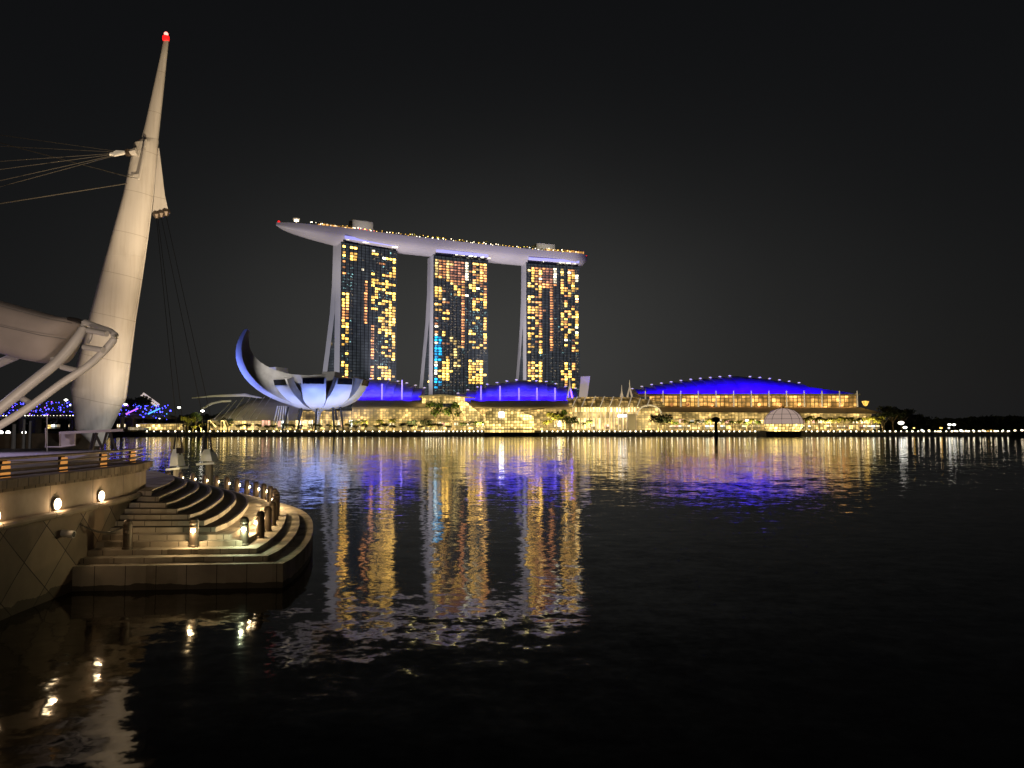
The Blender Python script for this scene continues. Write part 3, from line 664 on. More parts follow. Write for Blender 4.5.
# blue vault roofs
def vault(px0, px1, Y, pbase, fn, nseg, name_label, posts, parent_label, side=1):
    t = thing('vaulted_roof', (W_((px0 + px1) / 2, Y), Y, Zp(pbase, Y)), parent_label, 'vaulted roof', 'blue lit vaulted roofs')
    xs = [lerp(px0, px1, k / nseg) for k in range(nseg + 1)]
    for k in range(nseg):
        xa, xb = xs[k], xs[k + 1]; pt = fn((xa + xb) / 2); rings = []
        for px in (xa - 0.4, xb + 0.4):
            r_ = []
            for j in range(9):
                a = 1.05 * j / 8
                r_.append((W_(px, Y), Y + 26 * (1 - math.cos(a)) / 0.5024, lerp(Zp(pbase, Y), Zp(pt, Y), math.sin(a) / 0.8674)))
            r_ += [(W_(px, Y), Y + 27, Zp(pbase, Y))]
            rings.append([(x + (k % 2) * 0.0, y + 0.15 * (k % 2), z) for (x, y, z) in r_])
        b = MB().loft(rings)
        o = b.build('roof_shell', 'blue_roof', t)
        e = rings[0][8] if fn(xa - 2) > fn(xa + 2) else rings[1][8]
        MB().lathe(Vector(e) + Vector((0, -0.6, 0.3)), [(0.3, -0.4), (1.15, -0.2), (1.15, 0.2), (0.3, 0.5)], 8).build('ridge_tip', 'self_lit_tip', o)  # pale roof tip, its glow put in as emission
    for (px, pt) in posts:
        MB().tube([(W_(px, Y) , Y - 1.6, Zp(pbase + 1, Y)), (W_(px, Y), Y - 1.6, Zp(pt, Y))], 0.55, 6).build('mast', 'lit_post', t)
    b = MB().box(W_(px0, Y), W_(px1, Y), Y - 2.4, Y - 0.2, Zp(pbase, Y) - 0.3, Zp(pbase, Y) + 0.5); b.build('gutter', 'roof_grey', t)
    # floodlights on the ledge washing the membrane
    nl = max(3, int((px1 - px0) / 16))
    for k in range(nl):
        px = lerp(px0, px1, (k + 0.5) / nl); x = W_(px, Y)
        spot((x, Y - 22, Zp(pbase, Y) + 3), (x, Y + 10, Zp(fn(px), Y) - 1), 24000 * (0.5 + (pbase - fn(px)) / 11.0), BLUE, 90, 0.6)
    return t
vault(346, 420, 590, 400.5, lambda x: interp([340, 375, 400, 421], [377.5, 377, 382, 388], x), 8, '', [(382, 384), (402, 380)], 'blue lit vaulted roof between the museum and the middle tower')
vault(456, 578, 590, 401.5, lambda x: interp([450, 470, 490, 520, 545, 565, 580], [396, 389, 383, 378, 380, 385.5, 388], x), 12, '', [(481, 386), (500, 386), (519, 388), (537, 388), (555, 388)], 'blue lit vaulted roof in front of the middle and right towers')
vault(638, 812, 590, 393.8, lambda x: interp([636, 660, 700, 745, 770, 800, 836], [389, 383.5, 378, 373.8, 376, 380, 386], x), 17, '', [], 'largest blue lit vaulted roof, above the terrace gallery at right')
# tapering end of the big roof
Y = 590; b = MB(); b.loft([[(W_(811, Y), Y, Zp(393.8, Y)), (W_(811, Y), Y + 8, Zp(386, Y)), (W_(811, Y), Y + 26, Zp(383, Y)), (W_(811, Y), Y + 26, Zp(393.8, Y))],
    [(W_(856, Y), Y, Zp(393.9, Y)), (W_(856, Y), Y + 3, Zp(393.2, Y)), (W_(856, Y), Y + 26, Zp(393.2, Y)), (W_(856, Y), Y + 26, Zp(393.9, Y))]])
big = [o for o in bpy.data.objects if o.name.startswith('vaulted_roof')][-1]
b.build('roof_end', 'blue_roof', [o for o in bpy.data.objects if o.name == 'vaulted_roof.002'][0])
spot((W_(830, 568), 568, 38), (W_(826, 600), 600, 34), 26000, BLUE, 90, 0.6)

# masts: A-frames
def aframe(px, pt, pb, Y, wpx, label):
    t = thing('mast_frame', (W_(px, Y), Y, GZ), label, 'mast')
    top = Vector((W_(px, Y), Y, Zp(pt, Y)))
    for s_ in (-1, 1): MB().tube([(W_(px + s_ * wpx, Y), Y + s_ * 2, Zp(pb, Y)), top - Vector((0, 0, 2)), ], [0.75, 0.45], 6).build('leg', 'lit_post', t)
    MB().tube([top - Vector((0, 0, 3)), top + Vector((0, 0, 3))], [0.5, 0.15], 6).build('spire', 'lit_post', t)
    return t
aframe(570, 382, 400, 572, 3.0, 'white A-shaped mast at the right end of the middle blue roof')
aframe(630, 384, 398, 575, 3.0, 'tall A-shaped mast at the left end of the large blue roof')
aframe(622, 389, 398, 577, 1.6, 'short dim A-shaped mast just left of the tall one')
Y = 640; b = MB(); b.loft([[(W_(579, Y), Y, Zp(397, Y)), (W_(587.5, Y), Y, Zp(397, Y)), (W_(587.5, Y), Y + 6, Zp(397, Y)), (W_(579, Y), Y + 6, Zp(397, Y))],
      [(W_(581, Y), Y, Zp(376.5, Y)), (W_(590.5, Y), Y, Zp(376, Y)), (W_(590.5, Y), Y + 6, Zp(376, Y)), (W_(581, Y), Y + 6, Zp(376.5, Y))]])
# its foot runs down to the ground behind the mall
b.box(W_(579.2, Y), W_(587.3, Y), Y + 0.2, Y + 5.8, GZ, Zp(397, Y) + 0.5)
b.build('lift_shaft', 'end_wall'); tag(bpy.data.objects['lift_shaft'], 'plain leaning pale slab tower right of the rightmost hotel tower', 'tower')
spot((W_(592, 600), 600, 30), (W_(586, 640), 640, 38), 40000, (1.0, 0.85, 0.62), 60, 0.8)

# arcade with barrel canopy and ribs
arc = thing('arched_arcade', (W_(615, 545), 545, GZ), 'glazed arcade with arched ribs over bright yellow columns', 'arcade')
Y = 545; yv(574, 640, Y + 4, 405, 430, 'glass_wall', 'arcade_glass', arc, 12)
b = MB(); rings = []
for k in range(17):
    px = lerp(568, 664, k / 16); zt = interp([0, .3, .7, 1], [397.6, 396.4, 397.2, 401], k / 16); r_ = []
    for j in range(9):
        a = math.pi * 0.60 * j / 8 
        r_.append((W_(px, Y), Y - 4 + 20 * (1 - math.cos(a)), lerp(Zp(407.5, Y), Zp(zt, Y), math.sin(a))))
    rings.append(r_)
b.loft(rings, caps=False, closed=False); cano = b.build('canopy', 'canopy_glass', arc); smooth_angle(cano)
cano.modifiers.new('s', 'SOLIDIFY').thickness = 0.4
for k in range(9):
    px = 572 + k * 9.2; pts = []
    for j in range(9):
        a = math.pi * 0.5 * j / 8; zt = interp([568, 597, 635, 664], [397.4, 396.2, 397, 400.8], px + j)
        pts.append((W_(px + j * 1.0, Y), Y - 4.6 + 20 * (1 - math.cos(a)), lerp(Zp(407.5, Y), Zp(zt, Y), math.sin(a)) + 0.5))
    MB().tube(pts, 0.38, 5).build('rib', 'lit_post', arc)
for k in range(12):
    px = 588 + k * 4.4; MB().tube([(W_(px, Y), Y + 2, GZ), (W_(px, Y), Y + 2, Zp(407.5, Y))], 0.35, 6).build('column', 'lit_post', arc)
# round portal at its right end
pts = [(W_(648 + 12 * math.cos(math.pi * (1 - j / 10)), Y), Y - 6, lerp(Zp(415, Y), Zp(405.5, Y), math.sin(math.pi * j / 10))) for j in range(11)]
MB().tube(pts, 0.6, 6).build('portal_arch', 'lit_post', arc)
yv(637, 660, Y - 5, 408, 430, 'portal_glazing', 'mall_glass_dim', arc, 2)
shops(590, 636, 548, 424, 429.5, arc, 0.8)
MB().box(W_(618, 543), W_(626.5, 543), 543, 543.4, Zp(417, 543), Zp(414.6, 543)).build('screen', 'white_led', arc)
yv(628, 636, 542, 414, 430, 'stone_pier', 'roof_grey', arc, 4)

# right block: gallery terrace and long roof
gal = thing('terrace_gallery', (W_(760, 570), 570, GZ), 'long gallery building at right with lit terraces under the largest blue roof', 'mall')
yv(655, 857, 574, 394, 407, 'gallery_glazing', 'gallery_glass', gal, 20)
b = MB(); Y = 566
b.box(W_(640, Y), W_(860, Y), Y - 2, Y + 20, Zp(395.4, Y), Zp(393.9, Y)); b.build('upper_roof', 'roof_grey', gal)
for k in range(13): MB().tube([(W_(645 + k * 17.6, Y), Y - 3, Zp(407, Y)), (W_(645 + k * 17.6, Y), Y - 3, Zp(391, Y))], [0.6, 0.35], 6).build('mast', 'lit_post', gal)
b = MB(); Y = 556; b.loft([[(W_(655, Y), Y, Zp(412, Y)), (W_(655, Y), Y + 14, Zp(406, Y)), (W_(655, Y), Y + 22, Zp(406, Y)), (W_(655, Y), Y + 22, Zp(412, Y))],
                          [(W_(886, Y), Y, Zp(413.5, Y)), (W_(870, Y), Y + 14, Zp(407, Y)), (W_(870, Y), Y + 22, Zp(407, Y)), (W_(886, Y), Y + 22, Zp(413.5, Y))]])
b.build('lower_roof', 'roof_grey', gal)
yv(658, 872, 562, 411.6, 430.6, 'glass_wall', 'mall_glass_dim', gal, 14)
shops(668, 870, 556, 419.5, 423.0, gal, 0.7); shops(662, 880, 552, 425, 429, gal, 0.85)
b = MB()
for py in (419.2, 424.2): b.box(W_(662, 553), W_(876, 553), 552.5, 558, Zp(py, 553) - 0.3, Zp(py, 553) + 0.1)
b.build('terrace_slab', 'roof_grey', gal)
for k in range(9):
    MB().ball((W_(668 + k * 22 + random.random() * 6, 564), 570, Zp(404.5, 564)), 1.3, 8, 5).build('terrace_lamp', 'lit_orange', gal)
t = thing('tall_lamp', (W_(866, 566), 566, GZ), 'yellow lantern on a pole at the right end of the gallery building', 'lamp')
MB().tube([(W_(866, 566), 566, GZ), (W_(866, 566), 566, Zp(406, 566))], 0.3, 6).build('pole', 'dark_steel', t)
MB().lathe((W_(866, 566), 566, Zp(406, 566)), [(0.5, 0), (1.2, 0.5), (2.4, 3.0), (2.6, 3.4), (0.6, 3.8)], 10).build('lantern', 'lit_gold', t)
# added warm spots without fixtures, brightening roofs, palms and quay
for px in (370, 410, 445, 480, 515, 550, 590, 630, 670, 710, 750, 790, 830, 870):
    spot((W_(px, 500), 500, 7), (W_(px, 560), 560, 9), 30000, (1.0, 0.78, 0.36), 84, 0.6)
for px in (160, 200, 240, 290, 330, 380, 430): spot((W_(px, 489), 488, 3.2), (W_(px, 505), 505, 6), 14000, (1.0, 0.86, 0.25), 140, 0.7)
for px in (360, 390, 415, 437, 454, 472, 550, 565, 585, 660, 690, 720, 750, 815, 845, 875):
    spot((W_(px, 497), 497, 2.8), (W_(px, 510), 510, 13), 9000, (1.0, 0.88, 0.30), 110, 0.8)

# crystal pavilion on the water
cp_ = thing('crystal_pavilion', (W_(510, 478), 478, 0), 'faceted glass pavilion glowing bright yellow on a dark base at the quay', 'pavilion')
Y = 476; b = MB().box(W_(484.5, Y), W_(539, Y), Y, Y + 9, -1, 2.2); b.build('base', 'pontoon', cp_)
b = MB(); zb_ = 2.25
def pv(px, py, yy): return Vector((W_(px, Y), yy, Zp(py, Y) if py else zb_))
b.loft([[pv(484.5, 0, Y + 1), pv(485.5, 413, Y + 1), pv(487, 411.5, Y + 8), pv(486, 0, Y + 8)], [pv(489, 0, Y + 0.6), pv(490, 408.3, Y + 1.4), pv(491, 408, Y + 8), pv(489, 0, Y + 8)],
        [pv(505, 0, Y + 0.4), pv(504, 408.6, Y + 1.6), pv(504, 409, Y + 8), pv(505, 0, Y + 8)], [pv(527, 0, Y + 0.6), pv(524, 413.5, Y + 1.4), pv(524, 413, Y + 8), pv(527, 0, Y + 8)],
        [pv(534.5, 0, Y + 1), pv(533.5, 416, Y + 2), pv(533.5, 416, Y + 8), pv(534.5, 0, Y + 8)]])
b.build('glass_shell', 'crystal_glass', cp_)
MB().box(W_(499, Y), W_(504, Y), Y + 0.2, Y + 0.35, Zp(417.5, Y), Zp(412, Y)).build('lit_panel', 'street_lamp_head', cp_)
MB().box(W_(485, Y), W_(534, Y), Y + 0.1, Y + 0.3, Zp(431.2, Y) + 1.0, Zp(428.5, Y)).build('shop_counter', 'shop_light', cp_)
MB().slab(pv(520, 411.2, Y), pv(545, 408.8, Y), pv(545, 408.3, Y + 12), pv(524, 410.7, Y + 12), 0.4).build('awning', 'roof_grey', cp_)

# dome on the water
Y = 468; dx = W_(783.5, Y); dome = thing('dome_pavilion', (dx, Y, 0), 'pink lit glass dome standing on a dark pontoon at the quay', 'pavilion')
MB().box(W_(766, Y - 9), W_(801, Y - 9), Y - 9, Y + 9, -1, 3.0).build('pontoon', 'pontoon', dome)
prof = [(9.6, 3.05), (11.0, 5.5), (11.4, 7.5), (10.9, 10.5), (9.2, 13.3), (6.3, 15.6), (3.2, 16.7), (0.2, 17.0)]
b = MB().lathe((dx, Y, 0), [(r, z) for r, z in prof if z > 6], 24); g_ = b.build('dome_shell', 'dome_glass', dome); smooth_angle(g_, 50)
MB().lathe((dx, Y, 0), [(9.4, 3.05), (10.9, 5.6), (11.3, 7.35)], 24).build('lower_glazing', 'crystal_glass', dome)
for k in range(12):
    a = 2 * math.pi * k / 12 + 0.1
    MB().tube([(dx + (r + 0.15) * math.cos(a), Y + (r + 0.15) * math.sin(a), z) for r, z in prof], 0.13, 5).build('rib', 'dark_steel', dome)
for z, r in ((7.4, 11.5), (10.5, 11.1), (13.3, 9.4)):
    MB().tube([(dx + r * math.cos(2 * math.pi * k / 24), Y + r * math.sin(2 * math.pi * k / 24), z) for k in range(25)], 0.1, 5).build('ring', 'dark_steel', dome)
MB().tube([(dx, Y, 17), (dx, Y, 18)], 0.5, 6).build('finial', 'dark_steel', dome)

# dark beacon pile in the water
Y = 420; x = W_(716, Y); t = thing('beacon_pile', (x, Y, 0), 'black navigation pile standing alone in the water before the gallery', 'navigation pile')
MB().lathe((x, Y, 0), [(1.1, -1), (1.1, 3), (0.8, 3.2), (0.8, 8.2)], 10).build('pile', 'pontoon', t)
MB().lathe((x, Y, 8.2), [(1.4, 0), (2.3, 0.6), (2.3, 2.2), (0.6, 2.9)], 10).build('cap', 'pontoon', t)
MB().box(W_(690, 480), W_(727, 480), 479, 482.8, 0.1, 0.6).build('jetty', 'dark_concrete'); tag(bpy.data.objects['jetty'], 'low dark floating jetty at the quay behind the black pile', 'jetty')

# ------------------------------------------------------------------ quay lights
t0 = thing('quay_light', (0, 0, 0), 'small round white lamp in the long row along the far quay edge', 'lamp', 'lamps along the far quay edge')
MB().box(-0.25, 0.25, -0.1, 0.5, -0.4, 0.5).build('lamp_body', 'dark_steel', t0, local=True)
MB().lathe((0, 0, 0), [(0.05, -0.40), (0.30, -0.30), (0.42, 0), (0.30, 0.30), (0.05, 0.40)], 10).build('lens', 'shore_lens', t0, local=True)
xs = [147 + 7.05 * k for k in range(40)] + [426 + 2.6 * k for k in range(8)] + [449 + 4.1 * k for k in range(9)] + [542 + 5.2 * k for k in range(42)] + [806 + 5.6 * k for k in range(37)]
xs = [x for x in xs if not (763 < x < 804)]
first = True
for x in xs:
    px = x + random.uniform(-0.25, 0.25); loc = (W_(px, SH - 1.2), SH - 1.15, GZ + 0.62)
    if first: t0.location = loc; first = False
    else:
        o = dup(t0, loc, 0, random.uniform(0.75, 1.12))

# promenade street lamps (taller, some cool some warm)
def street_lamp(px, py, Y, label, m='street_lamp_head', r=0.6, group='lamp posts on the far shore', base=None):
    p = at(px, py, Y); base = GZ if base is None else base
    t = thing('street_lamp', (p.x, p.y, base), label, 'street lamp', group)
    MB().tube([(p.x, p.y, base), (p.x, p.y, p.z)], 0.14, 6).build('pole', 'dark_steel', t)
    MB().lathe(p, [(0.1, -r * .7), (r, -r * .3), (r * 1.1, r * .3), (0.1, r * .7)], 10).build('lamp_head', m, t)
    return t
street_lamp(5, 401, 560, 'lamp post at the far left edge above the blue lights', r=1.0)
street_lamp(66, 400, 560, 'lamp post above the blue lights just left of the white mast', r=1.1)
street_lamp(31, 401, 560, 'small lamp post above the blue lights behind the tubes', r=0.8)
street_lamp(125.5, 404.5, 560, 'lamp post above the blue lights just right of the white mast', r=1.1)
street_lamp(179, 407.5, 540, 'bright lamp post at the right end of the blue lit bridge', r=1.0)
street_lamp(202.5, 411, 520, 'bright lamp post left of the grey shell roof', r=1.1)
street_lamp(901, 423, 500, 'bright lamp pair at the quay where the dark hill begins', r=1.6)
street_lamp(905, 427.5, 500, 'large white lamp low on the quay where the dark hill begins', r=1.1)
k = 0
for px in [914, 922, 929, 938, 941, 949, 955, 961, 966, 969, 973, 979, 983, 988, 991, 995, 998, 1003, 1009, 1015, 1022, 1035, 1050]:
    street_lamp(px, 431.5 - random.choice([0, 0.5, 1.2, 3.5, 1.0]), 520 + random.uniform(-20, 60), ORD[k] + ' lamp from the left on the dark right-hand shore', random.choice(['lamp_white', 'lamp_white', 'lit_gold', 'street_lamp_head']), random.uniform(0.4, 0.8), 'lamps on the dark right shore'); k += 1
for k, px in enumerate([949.5, 954]): street_lamp(px, 424.7, 540, ['left', 'right'][k] + ' lamp of the bright pair standing high in front of the dark hill', r=1.0, group=None)

# ------------------------------------------------------------------ trees
def leaves(b, c, rad, n, size):
    for _ in range(n):
        a = random.random() * 2 * math.pi; u_ = random.uniform(-1, 1); r = random.random() ** 0.45; s_ = math.sqrt(1 - u_ * u_)
        p = Vector(c) + Vector((rad[0] * r * s_ * math.cos(a), rad[1] * r * s_ * math.sin(a), rad[2] * r * u_))
        x = Vector((random.gauss(0, 1), random.gauss(0, 1), random.gauss(0, .6))).normalized(); y = x.cross(Vector((random.gauss(0, 1), random.gauss(0, 1), random.gauss(0, 1)))).normalized()
        s1 = size * random.uniform(0.6, 1.3); b.add([p - x * s1, p + y * s1 * .5, p + x * s1, p - y * s1 * .5], [(0, 1, 2, 3)])
def broad_tree(h, cr, mleaf, nleaf=260, size=0.7):
    t = thing('broadleaf_tree', (0, 0, 0), 'tree', 'tree')
    b = MB().tube([(0, 0, 0), (0.1, 0, h * .3), (0, 0.1, h * .55)], [h * .035, h * .028, h * .02], 7)
    for k in range(5):
        a = k * 1.3; b.tube([(0, 0, h * .35), (cr * .4 * math.cos(a), cr * .4 * math.sin(a), h * .6), (cr * .6 * math.cos(a), cr * .6 * math.sin(a), h * .75)], [h * .016, h * .01, h * .005], 5)
    b.build('trunk', 'bark', t, local=True)
    b = MB(); 
    for k in range(7):
        a = k * 0.9 + random.random(); rr = cr * random.uniform(0.3, 0.65)
        leaves(b, (rr * math.cos(a), rr * math.sin(a), h * random.uniform(.6, .88)), (cr * .42, cr * .42, h * .13), nleaf // 7, size)
    b.build('crown', mleaf, t, local=True); return t
def palm_tree(h, fr, mleaf):
    t = thing('palm_tree', (0, 0, 0), 'palm', 'palm tree')
    MB().tube([(0, 0, 0), (0.15, 0, h * .5), (0.05, 0.1, h)], [0.28, 0.2, 0.16], 6).build('trunk', 'bark', t, local=True)
    b = MB()
    for k in range(17):
        a = k * 2.4; e = random.uniform(-0.2, 0.9); u_ = Vector((math.cos(a), math.sin(a), 0)); s_ = Vector((-u_.y, u_.x, 0)); prev = None
        for j in range(6):
            f = j / 5; p = Vector((0.05, 0.1, h)) + u_ * fr * f * math.cos(e * .6) + Vector((0, 0, fr * (math.sin(e) * f - 0.75 * f * f)))
            wd = 0.55 * math.sin(math.pi * (0.12 + 0.85 * f)); cur = (p - s_ * wd - Vector((0, 0, wd * .6)), p, p + s_ * wd - Vector((0, 0, wd * .6)))
            if prev: b.quad(prev[0], prev[1], cur[1], cur[0]); b.quad(prev[1], prev[2], cur[2], cur[1])
            prev = cur
    b.build('crown', mleaf, t, local=True); return t
TB = [broad_tree(15, 5.0, 'leaf_green', 330, 0.75), broad_tree(9, 5, 'leaf_yellow'), broad_tree(12, 7.5, 'leaf_dark', 400, 0.8)]
TP = [palm_tree(8.5, 3.6, 'leaf_yellow'), palm_tree(7.5, 3.2, 'leaf_green'), palm_tree(9.5, 3.4, 'leaf_yellow')]
used = set()
def plant(proto, px, pbase_Y, s, label, group, base=GZ):
    loc = (W_(px, pbase_Y), pbase_Y, base)
    if proto.name in used: o = dup(proto, loc, random.random() * 6, s, label, group)
    else:
        used.add(proto.name)
        dupe = None
        if proto.name not in CH: CH[proto.name] = [(k, [g for g in bpy.data.objects if g.parent == k]) for k in bpy.data.objects if k.parent == proto]
        proto.location = loc; proto.scale = (s, s, s); proto['label'] = label; proto['group'] = group; o = proto
    return o
# low planting in front of the museum
g_n = 'clipped trees along the museum quay'
for k in range(30):
    px = 184 + k * 9.1 + random.uniform(-2, 2); plant(TB[1], px, 487 + random.random() * 3, random.uniform(0.5, 0.70), ORD[k] + ' small yellow-green tree from the left along the museum quay', g_n)
g_n = 'trees round the mall entrance'
for i, (px, s, pr, d_) in enumerate([(412, .68, 2, 'dark spreading tree left of the mall entrance'), (426, .72, 2, 'second dark spreading tree left of the mall entrance'), (436, 1.4, 0, 'tall green tree at the left of the mall entrance'),
        (453, 1.35, 0, 'tall green tree at the right of the mall entrance'), (556, 1.55, 1, 'large yellow-green tree left of the arched arcade'), (563, 1.0, 0, 'green tree beside the left end of the arched arcade'),
        (547, 0.9, 1, 'low yellow-green tree right of the crystal pavilion'), (570, .9, 2, 'dark tree in front of the left end of the arcade')]):
    plant(TB[pr], px, 512, s, d_, g_n)
for i, px in enumerate([462, 467, 472, 477, 482, 488]): plant(TP[1], px, 505, random.uniform(.8, .95), ORD[i] + ' palm from the left beside the crystal pavilion', 'palms beside the crystal pavilion')
for i, px in enumerate([352, 358, 364, 380, 392]): plant(TP[0], px, 505, random.uniform(.8, 1.05), ORD[i] + ' palm from the left between museum and mall entrance', 'palms between museum and mall')
for i, px in enumerate([576, 584, 590]): plant(TP[1], px, 505, random.uniform(.8, 1), ORD[i] + ' palm from the left before the arched arcade', 'palms before the arcade')
plant(TB[2], 658, 500, 1.0, 'dark spreading tree at the right end of the arched arcade', 'trees before the gallery'); plant(TB[2], 664, 504, 1.0, 'second dark spreading tree at the arcade end', 'trees before the gallery')
for i in range(14): plant(TP[i % 2], 670 + i * 6.9 + random.uniform(-1, 1), 506 + random.random() * 6, random.uniform(.85, 1.0), ORD[i] + ' palm from the left in the row before the gallery, left of the dome', 'palms left of the dome')
for i in range(16): plant(TP[2 if i % 2 else 0], 805 + i * 5.1 + random.uniform(-1, 1), 506 + random.random() * 6, random.uniform(.9, 1.1), ORD[i] + ' palm from the left in the row before the gallery, right of the dome', 'palms right of the dome')
# trees beyond
TB.append(broad_tree(20, 11, 'leaf_dark', 700, 1.0))
for i, (px, s, Y_) in enumerate([(884, 0.72, 545), (893, .95, 560), (902, .85, 570)]): plant(TB[3], px, Y_, s, ORD[i] + ' big dark tree from the left at the right end of the gallery', 'dark trees right of the gallery')
plant(TB[3], 133, 575, 1.35, 'big dark tree over the blue lights right of the white mast', None)
plant(TB[0], 196, 525, .9, 'green tree at the left end of the museum quay', 'trees left of the museum'); plant(TB[1], 188, 515, 1.2, 'yellow-green tree left of the museum lamp', 'trees left of the museum')
plant(TB[2], 226, 505, .8, 'dark tree before the grey shell roof', 'trees left of the museum')
# palms on the sky deck
for i in range(30):
    s = lerp(138, TL - 60, i / 29) + random.uniform(-2, 2); p, d, n, hw, dp = deck_frame(s); pr = TP[0] if random.random() < .6 else TB[1]
    o = dup(pr, p - n * random.uniform(9, 15) , random.random() * 6, random.uniform(.38, .6) if pr is TP[0] else random.uniform(.3, .5), ORD[i] + ' small tree from the left on the sky deck', 'trees on the sky deck')
for k in range(7):
    s = lerp(145, TL - 55, k / 6); p, d, n, hw, dp = deck_frame(s); point(p - n * 16 + Vector((0, 0, 3.5)), 1100, (1.0, .82, .3), 0.5)
# wooded hill at right
b = MB(); xsH = [880, 905, 925, 940, 955, 975, 1000, 1024, 1080, 1200]; ysH = [424, 416, 414, 419.5, 419, 417.5, 416, 416.5, 417, 421]
def wood(x0, x1, xsv, ysv, Y_, n):
    b = MB()
    for _ in range(n):
        px = random.uniform(x0, x1); top = Zp(interp(xsv, ysv, px) + 1.0 + 1.3 * noise.noise(Vector((px * .11, 3, 0))), Y_); z = GZ + (top - GZ) * random.random() ** .6
        c = (W_(px, Y_), Y_ + random.uniform(0, 14), z); leaves(b, c, (3.0, 3.0, 1.8), 9, 1.6)
    b.box(W_(x0, Y_ + 12), W_(x1, Y_ + 12), Y_ + 14, Y_ + 40, GZ, GZ + 5)
    return b
tag(wood(884, 1180, xsH, ysH, 640, 1700).build('hillside_wood', 'leaf_dark', local=True), 'dark wooded shore at the far right', 'woodland', kind='stuff')
tag(wood(-150, 265, [-150, 60, 90, 130, 165, 200, 265], [420, 415, 413, 411, 416, 414, 413], 700, 1300).build('far_wood', 'leaf_dark', local=True), 'dark belt of trees behind the blue lit bridge', 'woodland', kind='stuff')

# ------------------------------------------------------------------ shell roof left of museum
Y = 545; sh = thing('shell_roof_hall', (W_(232, Y), Y, GZ), 'grey ribbed shell-roofed hall behind the left of the museum', 'hall')
b = MB(); rings = []
for k in range(9):
    px = lerp(208, 300, k / 8); zt = interp([0, .35, 1], [417, 399, 397], k / 8); rings.append([(W_(px, Y), Y + 30 * (j / 6), lerp(Zp(421, Y), Zp(zt, Y), math.sin(math.pi / 2 * min(1, j / 5)))) for j in range(7)])
b.loft(rings, caps=False, closed=False); o = b.build('shell', 'roof_grey', sh); o.modifiers.new('s', 'SOLIDIFY').thickness = .5
for k in range(7):
    Yk = Y - 1; px = 214 + k * 7
    MB().tube([(W_(px, Yk), Yk, Zp(419, Yk)), (W_(px + 14, Yk + 20), Yk + 22, Zp(interp([208, 240, 300], [416, 399.5, 397], px + 14), Yk) + 2)], 0.25, 5).build('rib', 'white_steel', sh)
MB().tube([at(192, 398, Y), at(215, 396, Y), at(245, 395, Y), at(262, 398, Y)], [0.3, 0.8, 1.2, 0.4], 6).build('roof_blade', 'end_wall', sh)
MB().tube([at(202, 409, Y), at(212, 403.5, Y), at(222, 401.3, Y), at(231, 401, Y)], 0.8, 6).build('roof_edge_beam', 'end_wall', sh)
yv(210, 300, Y + 2, 419, 430, 'glass_wall', 'mall_glass_dim', sh, 6)
shops(240, 352, 520, 420, 429, sh, .5)
spot((W_(205, 500), 500, 6), (W_(235, 550), 550, 18), 30000, (1.0, .88, .62), 80, .8)

# ------------------------------------------------------------------ helix bridge and road bridge at left
Y = 560; hb = thing('helix_bridge', (W_(80, Y), Y, GZ), 'footbridge wound with blue lights crossing behind the white mast', 'footbridge')
X0, X1 = W_(-60, Y), W_(168, Y); zc = Zp(411, Y)
def hz(f): return zc - 1.0 + 3.0 * math.sin(math.pi * min(1, max(0, f)))
MB().tube([(lerp(X0, X1, k / 20), Y, hz(k / 20) - 3.3) for k in range(21)], [1.3] * 21, 6).build('deck', 'dark_concrete', hb)
leds = 0
for ph, m_ in ((0, 'blue_led'), (math.pi, 'blue_led'), (math.pi / 2, 'violet_led')):
    pts = [(lerp(X0, X1, k / 240), Y + 4.6 * math.cos(k * .42 + ph), hz(k / 240) + 4.6 * math.sin(k * .42 + ph)) for k in range(241)]
    MB().tube(pts, 0.16, 4).build('helix_tube', 'dark_steel', hb)
    for k in range(0, 241, 8):
        p = pts[k]; mm = m_ if random.random() < .6 else random.choice(['violet_led', 'blue_led', 'cyan_led', 'white_led'])
        MB().ball((p[0] + random.uniform(-2, 2), p[1] - .4, p[2]), random.uniform(.3, .62), 6, 4).build('led_light', mm, hb)
b = MB()
for k in range(300):
    f = random.random(); a = random.random() * 6.28
    b.ball((lerp(X0, X1, f), Y + 4.4 * math.cos(a), hz(f) + random.uniform(3, 5.2) * math.sin(a)), random.uniform(.16, .34), 5, 3)
tag(b.build('led_light', 'blue_led', hb), kind='stuff')
for px, m_ in ((126, 'violet_led'), (148, 'cyan_led')):
    MB().tube([at(px, 414, Y - 6), at(px + 12, 408.5, Y - 6)], .5, 5).build('light_line', m_, hb)
for px in (20, 75, 122): MB().tube([(W_(px, Y), Y, -1), (W_(px, Y), Y, zc - 4)], 1.5, 8).build('pier', 'dark_concrete', hb)
rb = thing('road_bridge', (W_(40, 600), 600, 0), 'low dark road bridge below the blue lit footbridge', 'bridge')
MB().box(W_(-120, 600), W_(172, 600), 597, 609, Zp(419, 600), Zp(416.5, 600)).build('deck', 'dark_concrete', rb)
for px in (-20, 30, 70, 126): MB().box(W_(px, 600), W_(px + 6, 600), 599, 607, -1, Zp(418.8, 600)).build('pier', 'dark_concrete', rb)
b = MB()
for k in range(60): b.box(W_(-30 + k * 3.2, 597), W_(-30 + k * 3.2 + random.uniform(.3, 1.6), 597), 596.6, 596.8, Zp(415.9, 597), Zp(415.3, 597))
b.build('parapet_lights', 'lit_cream', rb)
lb = thing('white_lattice', (W_(150, 590), 590, GZ), 'pale sloping lattice strut beside the dark tree right of the mast', 'lattice')
for o_ in (0, 2.2):
    MB().tube([at(141 + o_, 395.5 - o_, 590), at(158 + o_ * .5, 407 - o_, 590)], .75, 6).build('strut', 'self_lit_tip', lb)
b = MB()
